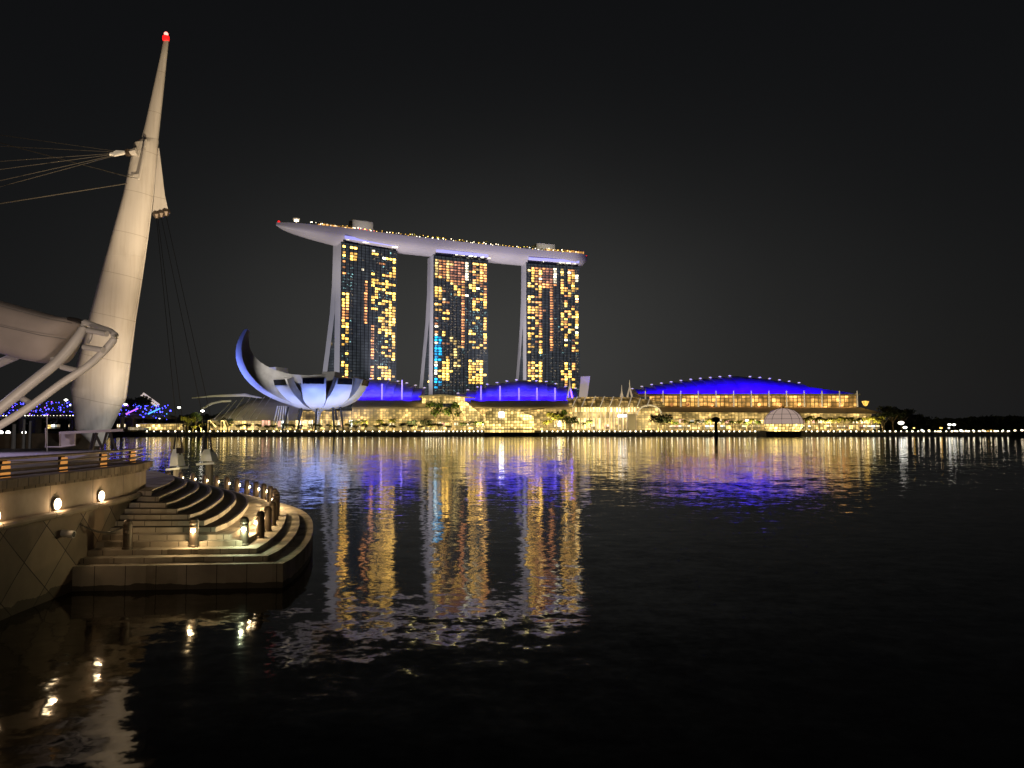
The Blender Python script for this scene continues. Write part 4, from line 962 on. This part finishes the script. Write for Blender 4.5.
for k in range(6): b.tube([at(141 + k * 3, 395.5 + k * 2, 590), at(144.5 + k * 2.7, 394 + k * 2.1, 590)], .3, 4)
b.build('lacing', 'self_lit_tip', lb)
MB().tube([(at(158, 407, 590).x, 590, GZ), at(158, 407, 590)], .6, 6).build('support', 'dark_steel', lb)
lh = thing('low_lit_hall', (W_(160, 570), 570, GZ), 'row of warm lit low buildings under the left bridge', 'building')
yv(140, 182, 570, 424, 430, 'glass_wall', 'mall_glass', lh, 6); shops(40, 140, 640, 424, 428.5, lh, .6); shops(128, 150, 560, 427, 430, lh, .8)
MB().box(W_(138, 571), W_(184, 571), 568, 578, Zp(424, 570), Zp(423.2, 570)).build('roof', 'roof_grey', lh)
# sloping gangway lights by the quay
for i, (x0, x1) in enumerate(((208, 216), (221, 226), (224, 229))):
    t = thing('lit_gangway', (W_(x0, 487), 487, GZ), ORD[i] + ' yellow lit sloping gangway from the left above the museum quay', 'gangway', 'lit gangways on the museum quay')
    MB().tube([at(x0, 421, 487), at(x0 + 2, 420.5, 487), at(x1, 427, 487)], .3, 5).build('handrail', 'lit_amber', t)
    for px in (x0, x1): MB().tube([(W_(px, 487), 487, GZ), (W_(px, 487), 487, Zp(421 if px == x0 else 427, 487))], .25, 5).build('post', 'lit_amber', t)

# ------------------------------------------------------------------ near quay: terrace, wall, deck
base3 = [(-8.32, 25.32), (-8.5, 27.3), (-8.95, 30), (-9.65, 33), (-10.6, 36.3), (-11.9, 39.6), (-13.7, 42.8), (-16, 46), (-19, 49.5), (-23, 53.2), (-28, 57)]
bc = catmull([(x, y, 0) for x, y in base3], 6)
def offset(d):
    r = []
    for i, p in enumerate(bc):
        t = bc[min(i + 1, len(bc) - 1)] - bc[max(i - 1, 0)]; n = Vector((-t.y, t.x, 0)).normalized(); r.append(p + n * d)
    return r
corners = [(-7.2, 24.45), (-7.81, 24.85), (-8.32, 25.32), (-8.96, 25.78), (-9.5, 26.12), (-10.2, 26.7), (-10.75, 27.1), (-11.4, 27.45), (-12.0, 27.8), (-12.6, 28.25), (-13.15, 28.85), (-13.7, 29.4)]
frontL = [23.55, 24.0, 24.5, 25.2, 25.7, 26.3, 26.8, 27.35, 27.9, 28.5, 29.4, 30.3]
ter = thing('waterside_terrace', (-12, 30, 0), 'curved stone steps descending into the water beside the quay wall', 'stone steps')
def tier_poly(k, inset=0.0):
    d = (-1.15, -0.58, 0)[k] if k < 3 else 0.55 * (k - 2)
    cx, cy = corners[k]; off = offset(d + inset)
    pts = [(-17.0, frontL[k] + 0.05 + inset), (cx - inset, cy + inset)]
    for p in off:
        if p.y > cy + 0.9 + inset: pts.append((p.x, p.y))
    pts += [(-45, 57 + 0.01 * k), (-45, frontL[k] + 5)]
    return pts
for k in range(12):
    z1 = 0.75 + 0.168 * k; z0 = -1.2 if k == 0 else z1 - 0.24
    b = MB().prism(tier_poly(k), z0, z1)
    o = b.build('step', 'step_stone', ter)
    if 5 <= k <= 11:   # darker treads of the upper tiers
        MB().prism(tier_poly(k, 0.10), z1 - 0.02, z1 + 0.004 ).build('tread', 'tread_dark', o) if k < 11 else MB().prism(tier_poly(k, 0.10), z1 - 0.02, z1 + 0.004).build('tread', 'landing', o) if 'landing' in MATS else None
# bollards along the third tier
bl = thing('bollard', (0, 0, 0), 'bollard', 'bollard')
MB().lathe((0, 0, 0), [(0.165, 0), (0.165, 0.05), (0.145, 0.07), (0.145, 0.74), (0.155, 0.76), (0.155, 0.80), (0.145, 0.82), (0.13, 0.89), (0.08, 0.94), (0.01, 0.955)], 18).build('post', 'bollard_metal', bl, local=True)
for s_ in (-1,):
    MB().lathe((0, s_ * 0.125, 0.55), [(0.01, -0.075), (0.07, -0.055), (0.085, 0), (0.07, 0.055), (0.01, 0.075)], 10).build('lens', 'lamp_lens', bl, local=True)
    MB().box(-0.10, 0.10, min(s_ * .13, s_ * .18), max(s_ * .13, s_ * .18), 0.645, 0.665).build('lamp_hood', 'bollard_metal', bl, local=True)
off = offset(0.42); bp = []; acc = 0; prev = None
ringpts = [Vector((p.x, p.y, 0)) for p in off if p.y > 26.2]
path = [Vector((-8.95, 25.95, 0))] + ringpts
pos = [(Vector((-12.45, 25.15, 0)), -90, 'unlit bollard nearest the quay wall, with the chain hung from it'), (Vector((-10.5, 25.62, 0)), -90, 'bollard standing alone on the front step, second from the quay wall')]
need = 0; target = 0; travelled = 0; ring_b = []
for i in range(len(path) - 1):
    a, b_ = path[i], path[i + 1]; Ls = (b_ - a).length
    while target <= travelled + Ls:
        p = a.lerp(b_, (target - travelled) / Ls); d = (b_ - a).normalized(); ring_b.append((p, math.degrees(math.atan2(-d.x, d.y)) + 180)); target += 1.78
    travelled += Ls
ring_b = ring_b[:20]
for i, (p, a) in enumerate(ring_b):
    pos.append((p, -70 if i == 0 else a, (ORD[i] + ' bollard from the front corner along the curved terrace edge') if i else 'bollard at the front corner of the terrace, lit greenish'))
CH[bl.name] = [(k, []) for k in bpy.data.objects if k.parent == bl]
for i, (p, a, lab) in enumerate(pos):
    loc = (p.x, p.y, 1.09); out_a = R(a if i > 2 else -80)
    o = bl if i == 0 else dup(bl, loc, 0, 1.0)
    if i == 0: o.location = loc
    n_out = Vector((math.cos(out_a), math.sin(out_a), 0)) if i > 2 else Vector((0.17, -0.98, 0))
    if i > 2: n_out = Vector((math.cos(out_a), math.sin(out_a), 0)) * 1
    o.rotation_euler = (0, 0, math.atan2(n_out.y, n_out.x) + R(90))
    tag(o, lab, 'bollard', 'metal bollards along the terrace edge')
    if i == 0: continue
    colr = (0.85, 1.0, 0.62) if i == 2 else (1.0, 0.70, 0.34)
    if i > 8: n_out = -n_out; o.rotation_euler = (0, 0, math.atan2(n_out.y, n_out.x) + R(90))
    point((p.x + n_out.x * 0.32, p.y + n_out.y * 0.32, 1.09 + 0.50), 62 if i > 2 else 40, colr, 0.03)
# the chained bollard is unlit: its own copies of the lenses are dark
for ch in [k for k in bpy.data.objects if k.parent == bl and k.name.startswith('lens')]:
    me = ch.data.copy(); me.materials.clear(); me.materials.append(MATS['bollard_metal']); ch.data = me
pa = Vector((-13.5, 24.3, 2.0)); pb_ = Vector((-12.45, 25.15, 1.9)); pts = []
for k in range(25):
    f = k / 24; p = pa.lerp(pb_, f); p.z -= 0.38 * 4 * f * (1 - f) * .7; pts.append(p)
b = MB()
for k in range(24):
    d = (pts[k + 1] - pts[k]); m_ = (pts[k] + pts[k + 1]) / 2; u_ = d.normalized(); v_ = u_.cross(Vector((0, 0, 1))).normalized() if k % 2 else Vector((0, 0, 1))
    b.tube([m_ - u_ * .068 + v_ * 0, m_ - u_ * .04 + v_ * .022, m_ + u_ * .04 + v_ * .022, m_ + u_ * .068, m_ + u_ * .04 - v_ * .022, m_ - u_ * .04 - v_ * .022, m_ - u_ * .068], .011, 5)
o = b.build('chain', 'cable'); tag(o, 'slack metal chain from the quay wall to the first bollard', 'chain')

# quay wall
WL = [(-11.3, 8), (-12.4, 14), (-13.27, 20), (-13.5, 24), (-13.8, 27), (-14.2, 29.3), (-14.9, 31.6)]
wl = catmull([(x, y, 0) for x, y in WL], 5)
def wall_strip(d, z0, z1, name, m, parent, endx=-21):
    r = [p + Vector((d, 0, 0)) for p in wl]; poly = [(p.x, p.y) for p in r] + [(endx, wl[-1].y), (endx, 8)]
    return MB().prism(poly, z0, z1).build(name, m, parent)
qw = thing('quay_wall', (-14.5, 25, 0), 'near quay wall with diamond panels below and round lamps above', 'wall')
wall_strip(0.0, -1.2, 2.46, 'diamond_panel', 'diamond_wall', qw)
wall_strip(-0.06, 2.464, 3.33, 'plain_band', 'wall_band', qw)
wall_strip(0.10, 3.334, 3.42, 'lower_course', 'block_course', qw); wall_strip(0.20, 3.43, 3.66, 'coping', 'block_course', qw)
# rounded ledge under the lamps
o = MB().tube([(p.x + 0.06, p.y, 2.46) for p in wl], 0.11, 10).build('ledge', 'wall_band', qw); smooth_angle(o)
def wall_at(px, py):
    best = None
    for i in range(len(wl) - 1):
        for k in range(20):
            p = wl[i].lerp(wl[i + 1], k / 20); 
            s_ = at(px, py, p.y); e = abs(s_.x - p.x)
            if best is None or e < best[0]: best = (e, Vector((p.x - 0.06, p.y, s_.z)))
    return best[1]
wlamps = [wall_at(57, 504), wall_at(101, 496)]
wlamps.append(wall_at(-5, 516.5))
for i, p in enumerate(wlamps):
    t = thing('wall_lamp', tuple(p), ['middle round bulkhead lamp on the quay wall', 'round bulkhead lamp on the quay wall nearest the steps', 'round bulkhead lamp on the quay wall cut by the left frame edge'][i], 'wall lamp', 'round lamps on the quay wall')
    prof = [(0.27, 0.0), (0.27, 0.06), (0.24, 0.09)]
    def disc(prof, name, m, p=p, t=t):
        rings = [[p + Vector((x_, r * math.cos(2 * math.pi * k / 20), r * math.sin(2 * math.pi * k / 20))) for k in range(20)] for r, x_ in prof]
        o = MB().loft(rings).build(name, m, t); smooth_angle(o); return o
    disc([(0.205, 0.0), (0.205, 0.05), (0.175, 0.07)], 'rim', 'bollard_metal'); disc([(0.165, 0.07), (0.165, 0.085), (0.12, 0.115), (0.02, 0.13)], 'lens', 'lamp_lens')
    point(p + Vector((0.19, 0, -0.02)), 15, (1.0, 0.66, 0.36), 0.03)
p = wall_at(62, 533); t = thing('scupper_pipe', tuple(p), 'short drain pipe sticking out of the diamond panelled wall', 'pipe')
MB().tube([p, p + Vector((0.42, -0.02, -0.04))], 0.11, 12).build('pipe', 'white_steel', t)
MB().tube([p + Vector((0.425, -0.02, -0.04)), p + Vector((0.43, -0.02, -0.04))], 0.085, 12).build('pipe_mouth', 'pontoon', t)

# deck and promenade floor behind the wall
MATS['landing'] = mat('landing_stone', (0.12, 0.13, 0.17), 0.8, var=0.2, vscale=1.2)
db = MB().prism([(-14.9, 8.2), (-15.9, 31.5), (-20.5, 34), (-24, 42), (-31.5, 60), (-42, 66), (-90, 66), (-90, 8.2)], -1, 3.3)
tag(db.build('promenade_deck', 'deck_floor', local=True), kind='structure')
# added violet spot tinting the deck, source unseen
spot((-42, 48, 12), (-24, 40, 3.3), 7000, (0.84, 0.72, 1.0), 130, .9)

# railing
rl = thing('quay_railing', (-15, 25, 3.6), 'dark horizontal bar railing on the quay wall', 'railing')
def along(Y_): 
    for i in range(len(wl) - 1):
        if wl[i].y <= Y_ <= wl[i + 1].y: return wl[i].lerp(wl[i + 1], (Y_ - wl[i].y) / (wl[i + 1].y - wl[i].y))
    return wl[-1].copy()
for z_, r_ in ((3.86, 0.045), (4.02, 0.03), (4.18, 0.045), (3.72, 0.03)):
    MB().tube([along(8 + 23.4 * k / 20) + Vector((-0.20, 0, z_)) for k in range(21)], r_, 8).build('bar', 'rail_bronze', rl)
for px in (-30, 18, 74, 113, 141):
    q_ = wall_at(px, 465); p = Vector((q_.x - 0.33, q_.y, 3.6))
    b = MB().box(p.x - 0.05, p.x + 0.04, p.y - .10, p.y + .10, 3.655, 4.2); b.build('post', 'dark_steel', rl)
    w_ = 0.20; MB().slab((p.x + .05, p.y - w_, 3.74), (p.x + .05, p.y + w_, 3.74), (p.x + .05, p.y + w_ * .9, 4.10), (p.x + .05, p.y - w_ * .5, 4.10), 0.03).build('amber_bracket', 'amber_glow', rl)  # flat bracket, emission standing in for the amber light on it
    MB().box(p.x + .05, p.x + .09, p.y - w_, p.y + w_, 3.665, 3.71).build('amber_bracket', 'amber_glow', rl)

# ------------------------------------------------------------------ the great mast
MY = 60.0
mast = thing('leaning_mast', tuple(at(99, 448, MY)), 'tall pale leaning mast, widest near its foot, with a red light on top', 'mast')
prof = [(94, 104, 446), (85, 107, 437), (77, 110, 429), (72.8, 124.8, 387.5, 398), (90, 134.5, 320), (100.6, 141, 280), (113, 147.5, 235), (124, 152.5, 195), (133.5, 157.5, 150), (134.5, 158, 144), (140.5, 158.2, 140)]
def mast_ring(xl, xr, y, ly, ry=None):
    a = at(xl, y, MY); c = at(xr, ry if ry else y, MY); m_ = (a + c) / 2; h = (c - a) / 2; hl = h.length; dp = min(hl * .62, 1.5); r_ = []
    for k in range(48):
        an = 2 * math.pi * k / 48; cx, sx = math.cos(an), math.sin(an)
        r_.append(m_ + h * (abs(cx) ** .8) * (1 if cx > 0 else -1) + Vector((0, -dp * (abs(sx) ** .9) * (1 if sx > 0 else -1), 0)))
    return r_
b = MB().loft([mast_ring(q_[0], q_[1], q_[2], None, q_[3] if len(q_) > 3 else None) for q_ in prof]); o = b.build('lower_shaft', 'mast_paint', mast); smooth_angle(o, 14)
p2 = [(141.0, 157.8, 143), (142.5, 158.3, 136), (145.3, 159.6, 125), (153, 163.5, 90), (160, 166.8, 58), (163.2, 168.8, 40.5), (164, 168.5, 39.8)]
b = MB().loft([mast_ring(*q_, None) for q_ in p2]); o = b.build('upper_shaft', 'mast_paint', mast); smooth_angle(o, 40)
# trailing edge flange down the right, guide rail down the left, welded ring joints
b = MB().loft([[at(x, y, MY + dy) for x, dy in ((xr - .3, -.06), (xr + .9, -.06), (xr + .9, .06), (xr - .3, .06))] for (xr, y) in ((124.5, 399), (134.9, 320), (141.3, 280), (147.8, 235), (152.8, 195), (157.8, 150))])
b.build('edge_flange', 'mast_paint', mast)
MB().tube([at(146, 140, MY - .9), at(143, 160, MY - 1.2), at(139, 179, MY - 1.4)], .1, 6).build('guide_rail', 'mast_paint', mast)
MB().tube([at(139, 179, MY - 1.4), at(133, 178, MY - 1.2)], .07, 6).build('guide_rail', 'mast_paint', mast)
b = MB()
for (xl, xr, y) in ((106.5, 144.3, 258),):
    r_ = mast_ring(xl - .1, xr + .1, y, None); r2 = mast_ring(xl + .05, xr - .1, y - .5, None); b.loft([r_, r2])
b.build('weld_seam', 'mast_paint', mast)
b = MB(); b.loft([[at(x, y, MY + dy) for dy in (-.25, .25)] + [at(x2, y2, MY + dy) for dy in (.25, -.25)] for (x, y, x2, y2) in ((158.2, 148, 159.2, 148), (154, 196, 165, 196), (152.3, 212.5, 168, 209))])
b.build('stay_fin', 'mast_paint', mast)
for px, py in ((156.5, 212), (161.2, 211), (166, 209.5)):
    MB().tube([at(px, py, MY - .05), at(px + .2, py + 3, MY - .05), at(px + .3, py + 6.5, MY - .05)], [.28, .32, .12], 8).build('cable_socket', 'bollard_metal', mast)
p = at(166, 36.5, MY); MB().lathe(p - Vector((0, 0, .3)), [(.2, -.1), (.26, 0), (.26, .3), (.05, .5)], 10).build('beacon', 'red_beacon', mast)
MB().ball(p + Vector((.05, -.1, .15)), .17, 8, 6).build('beacon_core', 'beacon_core', mast)
# cable connector and fork on the left
b = MB().tube([at(137, 151.5, MY - .8), at(128, 153, MY - .8)], [.32, .2], 8); b.build('fork', 'mast_paint', mast)
MB().lathe(at(128.5, 152.7, MY - .8), [(.05, -.3), (.28, -.2), (.28, .2), (.05, .3)], 8).build('fork_pin', 'bollard_metal', mast)
def cable(p, q_, r, label, m='cable', sag=0, grp='stay cables of the mast'):
    pts = [Vector(p).lerp(Vector(q_), k / 12) - Vector((0, 0, sag * 4 * (k / 12) * (1 - k / 12))) for k in range(13)]
    o = MB().tube(pts, r, 5).build('stay_cable', m); tag(o, label, 'cable', grp); return o
hub = at(126, 152.6, MY - .8)
for i, (y0, Yc) in enumerate(((135, 70), (146, 66), (161, 58), (169, 54), (180, 50), (186, 47))):
    e = at(-60, y0 + (y0 - 152) * .5, Yc)
    cable(hub, e, .023, ['topmost', 'second', 'third', 'fourth', 'fifth', 'lowest'][i] + ' cable of the fan spreading left from the mast fork')
    d_ = (e - hub).normalized(); MB().tube([hub + d_ * .2, hub + d_ * 1.2], [.13, .08], 6).build('cable_socket', 'lit_post', mast)
cable(at(133, 178, MY - 1.0), at(-60, 127, 70), .035, 'cable rising leftwards across the fan from the mast side')
cable(at(127, 183.5, MY - .9), at(-60, 213, 46), .038, 'thick low cable sloping down left from the mast below the fan')
# thin dark guys to the white anchor blocks
A1p = at(178, 441, 55); A2p = at(207, 438, 56)
for i, (px, py, q_) in enumerate(((156.6, 219, A1p), (158, 219, A1p + Vector((.5, 0, 0))), (161.4, 218, A2p), (166.2, 216.5, A2p + Vector((.6, 0, 0))))):
    cable(at(px, py, MY), q_, .02, ORD[i] + ' thin dark guy cable from the left below the mast fin', 'dark_cable', 0, 'guy cables under the mast fin')
for nm, P, px0, pxw, pb0, lab in (('anchor_block', A1p, 172, 11, 466, 'left pale concrete cable anchor at the end of the terrace'), ('anchor_block', A2p, 202, 15, 461, 'right larger pale cable anchor behind the last bollards')):
    Yb = P.y; t = thing(nm, (P.x, Yb, 1.2), lab, 'cable anchor', 'cable anchors at the terrace end')
    a = at(px0, pb0, Yb); c = at(px0 + pxw, pb0, Yb); w2 = c.x - a.x; h = at(px0, 450, Yb).z - a.z
    MB().loft([[(a.x + w2 * .1, Yb - .6, a.z), (c.x - w2 * .1, Yb - .6, a.z), (c.x - w2 * .1, Yb + .6, a.z), (a.x + w2 * .1, Yb + .6, a.z)],
               [(a.x + w2 * .12, Yb - .5, a.z + h * .6), (c.x - w2 * .25, Yb - .5, a.z + h * .6), (c.x - w2 * .25, Yb + .5, a.z + h * .6), (a.x + w2 * .12, Yb + .5, a.z + h * .6)],
               [(a.x + w2 * .22, Yb - .3, a.z + h * 1.05), (c.x - w2 * .42, Yb - .3, a.z + h * 1.05), (c.x - w2 * .42, Yb + .3, a.z + h * 1.05), (a.x + w2 * .22, Yb + .3, a.z + h * 1.05)]]).build('block', 'anchor_block', t)
    MB().slab((a.x - .1, Yb - .8, a.z - .15), (c.x + .1, Yb - .8, a.z - .05), (c.x + .1, Yb + .7, a.z - .05), (a.x - .1, Yb + .7, a.z - .15), -.14).build('base_plate', 'anchor_block', t)
    MB().tube([((a.x + c.x) / 2, Yb, a.z - .2), ((a.x + c.x) / 2, Yb, 0.6)], .28, 8).build('pedestal', 'dark_concrete', t)
    for s_ in (-.3, .35):
        MB().tube([(P.x + s_, Yb, a.z + h * .8), (P.x + s_ * .6, Yb - .05, P.z + .3)], [.09, .05], 6).build('cable_socket', 'dark_steel', t)
point((A2p.x + 1.5, 53.2, 4.0), 22, (.85, 1.0, .92), .1)
# floodlights that stand on the promenade
for i, (x_, y_, z_) in enumerate(((-21, 49, 3.3), (-18, 27, 3.3))):
    t = thing('floodlight', (x_, y_, z_), ['small black floodlight on the deck in front of the mast foot', 'small black floodlight on the deck under the canopy'][i], 'floodlight', 'deck floodlights')
    MB().box(x_ - .2, x_ + .2, y_ - .28, y_ - .08, z_ + .1, z_ + .45).build('housing', 'dark_steel', t); MB().tube([(x_, y_ - .18, z_), (x_, y_ - .18, z_ + .12)], .05, 6).build('bracket', 'dark_steel', t)

# gantry under the mast foot
Yg = 52; gt = thing('steel_gantry', tuple(at(85, 452, Yg)), 'low steel frame with slanted legs in front of the mast foot', 'frame')
MB().loft([[at(x, y, Yg + d_) for (y, d_) in ((y0, -.15), (y0, .15), (y0 + 2.6, .15), (y0 + 2.6, -.15))] for x, y0 in ((60, 431.6), (123, 428.8))]).build('beam', 'canopy_cloth', gt)
for (x0, y0, x1, y1) in ((94, 433, 90, 450), (95, 433, 103, 450), (107, 432, 102, 450), (109, 431, 117, 452), (97, 433, 92, 450), (111, 433, 112, 450)):
    MB().tube([at(x0, y0, Yg), at(x1, y1, Yg)], .09, 6).build('leg', 'dark_steel', gt)
for pts in (((46, 428), (46, 447), (60, 447), (60, 432)), ((60, 447), (75, 445), (75, 432))):
    MB().tube([at(x, y, Yg) for x, y in pts], .07, 6).build('frame_tube', 'canopy_cloth', gt)
MB().slab(at(60.5, 446, Yg + .3), at(74.5, 444.5, Yg + .3), at(74.5, 433, Yg + .3), at(60.5, 433.5, Yg + .3), .05).build('panel', 'canopy_cloth', gt)
# dark low wall behind the deck with small lamps
o = MB().box(W_(-60, 64), W_(96, 64), 64, 64.6, 3.0, Zp(433.5, 64)).build('garden_wall', 'bark'); tag(o, 'dark brown low wall behind the deck left of the mast', 'wall')
for i, px in enumerate((1, 8, 24)):
    p = at(px, 432.5, 64.3); t = thing('globe_lamp', tuple(p), ORD[i] + ' small white globe lamp from the left on the dark low wall', 'lamp', 'globe lamps on the low wall')
    MB().ball(p, .16, 8, 6).build('globe', 'street_lamp_head', t); MB().tube([p - Vector((0, 0, .3)), p], .04, 6).build('stem', 'dark_steel', t)
o = MB().tube([at(47, 452, 56), at(47, 417, 56)], .05, 6).build('lamp_pole', 'canopy_cloth'); tag(o, 'thin pale upright pole between the tubes and the mast foot', 'pole')
for i, (px, w_, pt) in enumerate(((14, 2.2, 424), (24, 1.5, 419), (30, 1.3, 421))):
    o = MB().lathe((W_(px, 63), 63, 3.2), [(w_ * .08, 0), (w_ * .07, 1.0), (w_ * .06, Zp(pt, 63) - 3.2)], 10).build('stone_pillar', 'concrete'); tag(o, ORD[i] + ' dim stone pillar from the left behind the white tubes', 'pillar', 'stone pillars behind the tubes')

# ------------------------------------------------------------------ canopy and tube truss at upper left
YC = 38
cano = thing('stage_canopy', (-26, YC + 3, 3.3), 'large pale fabric canopy edge with a rounded end at upper left', 'canopy')
topc = [(-160, 262), (-60, 283), (0, 300.5), (40, 311.5), (62, 317.5), (76, 320), (84, 325.5)]
botc = [(-160, 330), (-60, 342), (0, 353), (20, 358), (38, 362.5), (56, 363), (64, 357)]
T_ = catmull([at(x, y, YC) for x, y in topc], 4); B_ = catmull([at(x, y, YC) for x, y in botc], 4); rings = []
for i in range(len(T_)):
    a, c = T_[i], B_[i]; f = i / (len(T_) - 1); th = 3.2 * math.sqrt(max(0.02, 1 - max(0, (f - .55) / .45) ** 2)); r_ = []
    m_ = (a + c) / 2; h = (a - c) / 2
    for k in range(20):
        an = 2 * math.pi * k / 20; cx, sx = math.cos(an), math.sin(an)
        r_.append(m_ + h * (abs(cx) ** .55) * (1 if cx > 0 else -1) + Vector((0, -th * .5 * (abs(sx) ** .45) * (1 if sx > 0 else -1), 0)))
    rings.append(r_)
b = MB().loft(rings); o = b.build('fabric', 'canopy_cloth', cano); smooth_angle(o, 50)
MB().tube([at(-60, 306, YC - 1.75), at(0, 326, YC - 1.75), at(40, 335, YC - 1.7), at(66, 339, YC - 1.2)], .02, 6).build('seam', 'concrete', cano)
MB().tube([at(-60, 290, YC - 1.7), at(0, 305.5, YC - 1.75), at(50, 319, YC - 1.6), at(72, 323, YC - 1.0)], .02, 6).build('seam', 'concrete', cano)
MB().tube(catmull([at(68, 318.5, YC - .9), at(80, 321, YC - .9), at(83.5, 328, YC - .9), at(79, 338, YC - .9), at(68, 352, YC - .9), at(60, 360, YC - .9)], 5), .09, 8).build('edge_cable', 'dark_steel', cano)
tr = thing('tube_truss', (-30, 36, 3.3), 'curved ladder truss of two pale steel tubes in front of the mast', 'truss')
ta = catmull([at(-60, 447, 33.5), at(-20, 425, 34), at(0, 408.5, 34.5), at(30, 384, 35), at(58, 361, 35.5), at(76, 340, 35.8), at(84, 326, 36), at(84, 321, 36)], 5)
tb = catmull([at(-60, 462, 33), at(0, 425.5, 33.8), at(30, 406.5, 34.2), at(62, 383, 34.6), at(88, 366, 35), at(106, 349, 35.2), at(114.5, 337.5, 35.3), at(111, 331.5, 35.4), at(100, 327.5, 35.6), at(85, 322, 36)], 5)
MB().tube(ta, [.235] * 25 + [.235 - .012 * k for k in range(len(ta) - 25)], 14).build('inner_tube', 'white_steel', tr, smooth=False)
nb = len(tb); MB().tube(tb, [.17 if k < 33 else .13 for k in range(nb)], 14).build('outer_tube', 'white_steel', tr)
for (x0, y0, x1, y1) in ((18, 396, 32, 404), (62, 367, 79, 371), (84, 347, 103, 350), (88, 330, 107, 334)):
    MB().tube([at(x0, y0, 35.4), at(x1, y1, 34.9)], .13, 10).build('rung', 'white_steel', tr)
MB().tube(catmull([at(86, 323, 35.9), at(90, 328, 35.9), at(91, 336, 35.9), at(88, 343, 35.9)], 4), .07, 8).build('tie_rod', 'white_steel', tr)
MB().lathe(at(56, 362, 35.6), [(.05, -.3), (.25, -.2), (.25, .2), (.05, .3)], 8).build('joint', 'white_steel', tr)
for ch in bpy.data.objects:
    if ch.parent == tr: smooth_angle(ch, 50)
o = MB().tube([at(-30, 376, 40), at(17, 355.5, 40)], .22, 10).build('canopy_strut', 'white_steel'); tag(o, 'short pale tube strut under the canopy at the left edge', 'strut')

# unused prototypes go
for pr in TB + TP:
    if pr.name not in used: 
        for ch in [k for k in bpy.data.objects if k.parent == pr]: bpy.data.objects.remove(ch)
        bpy.data.objects.remove(pr)
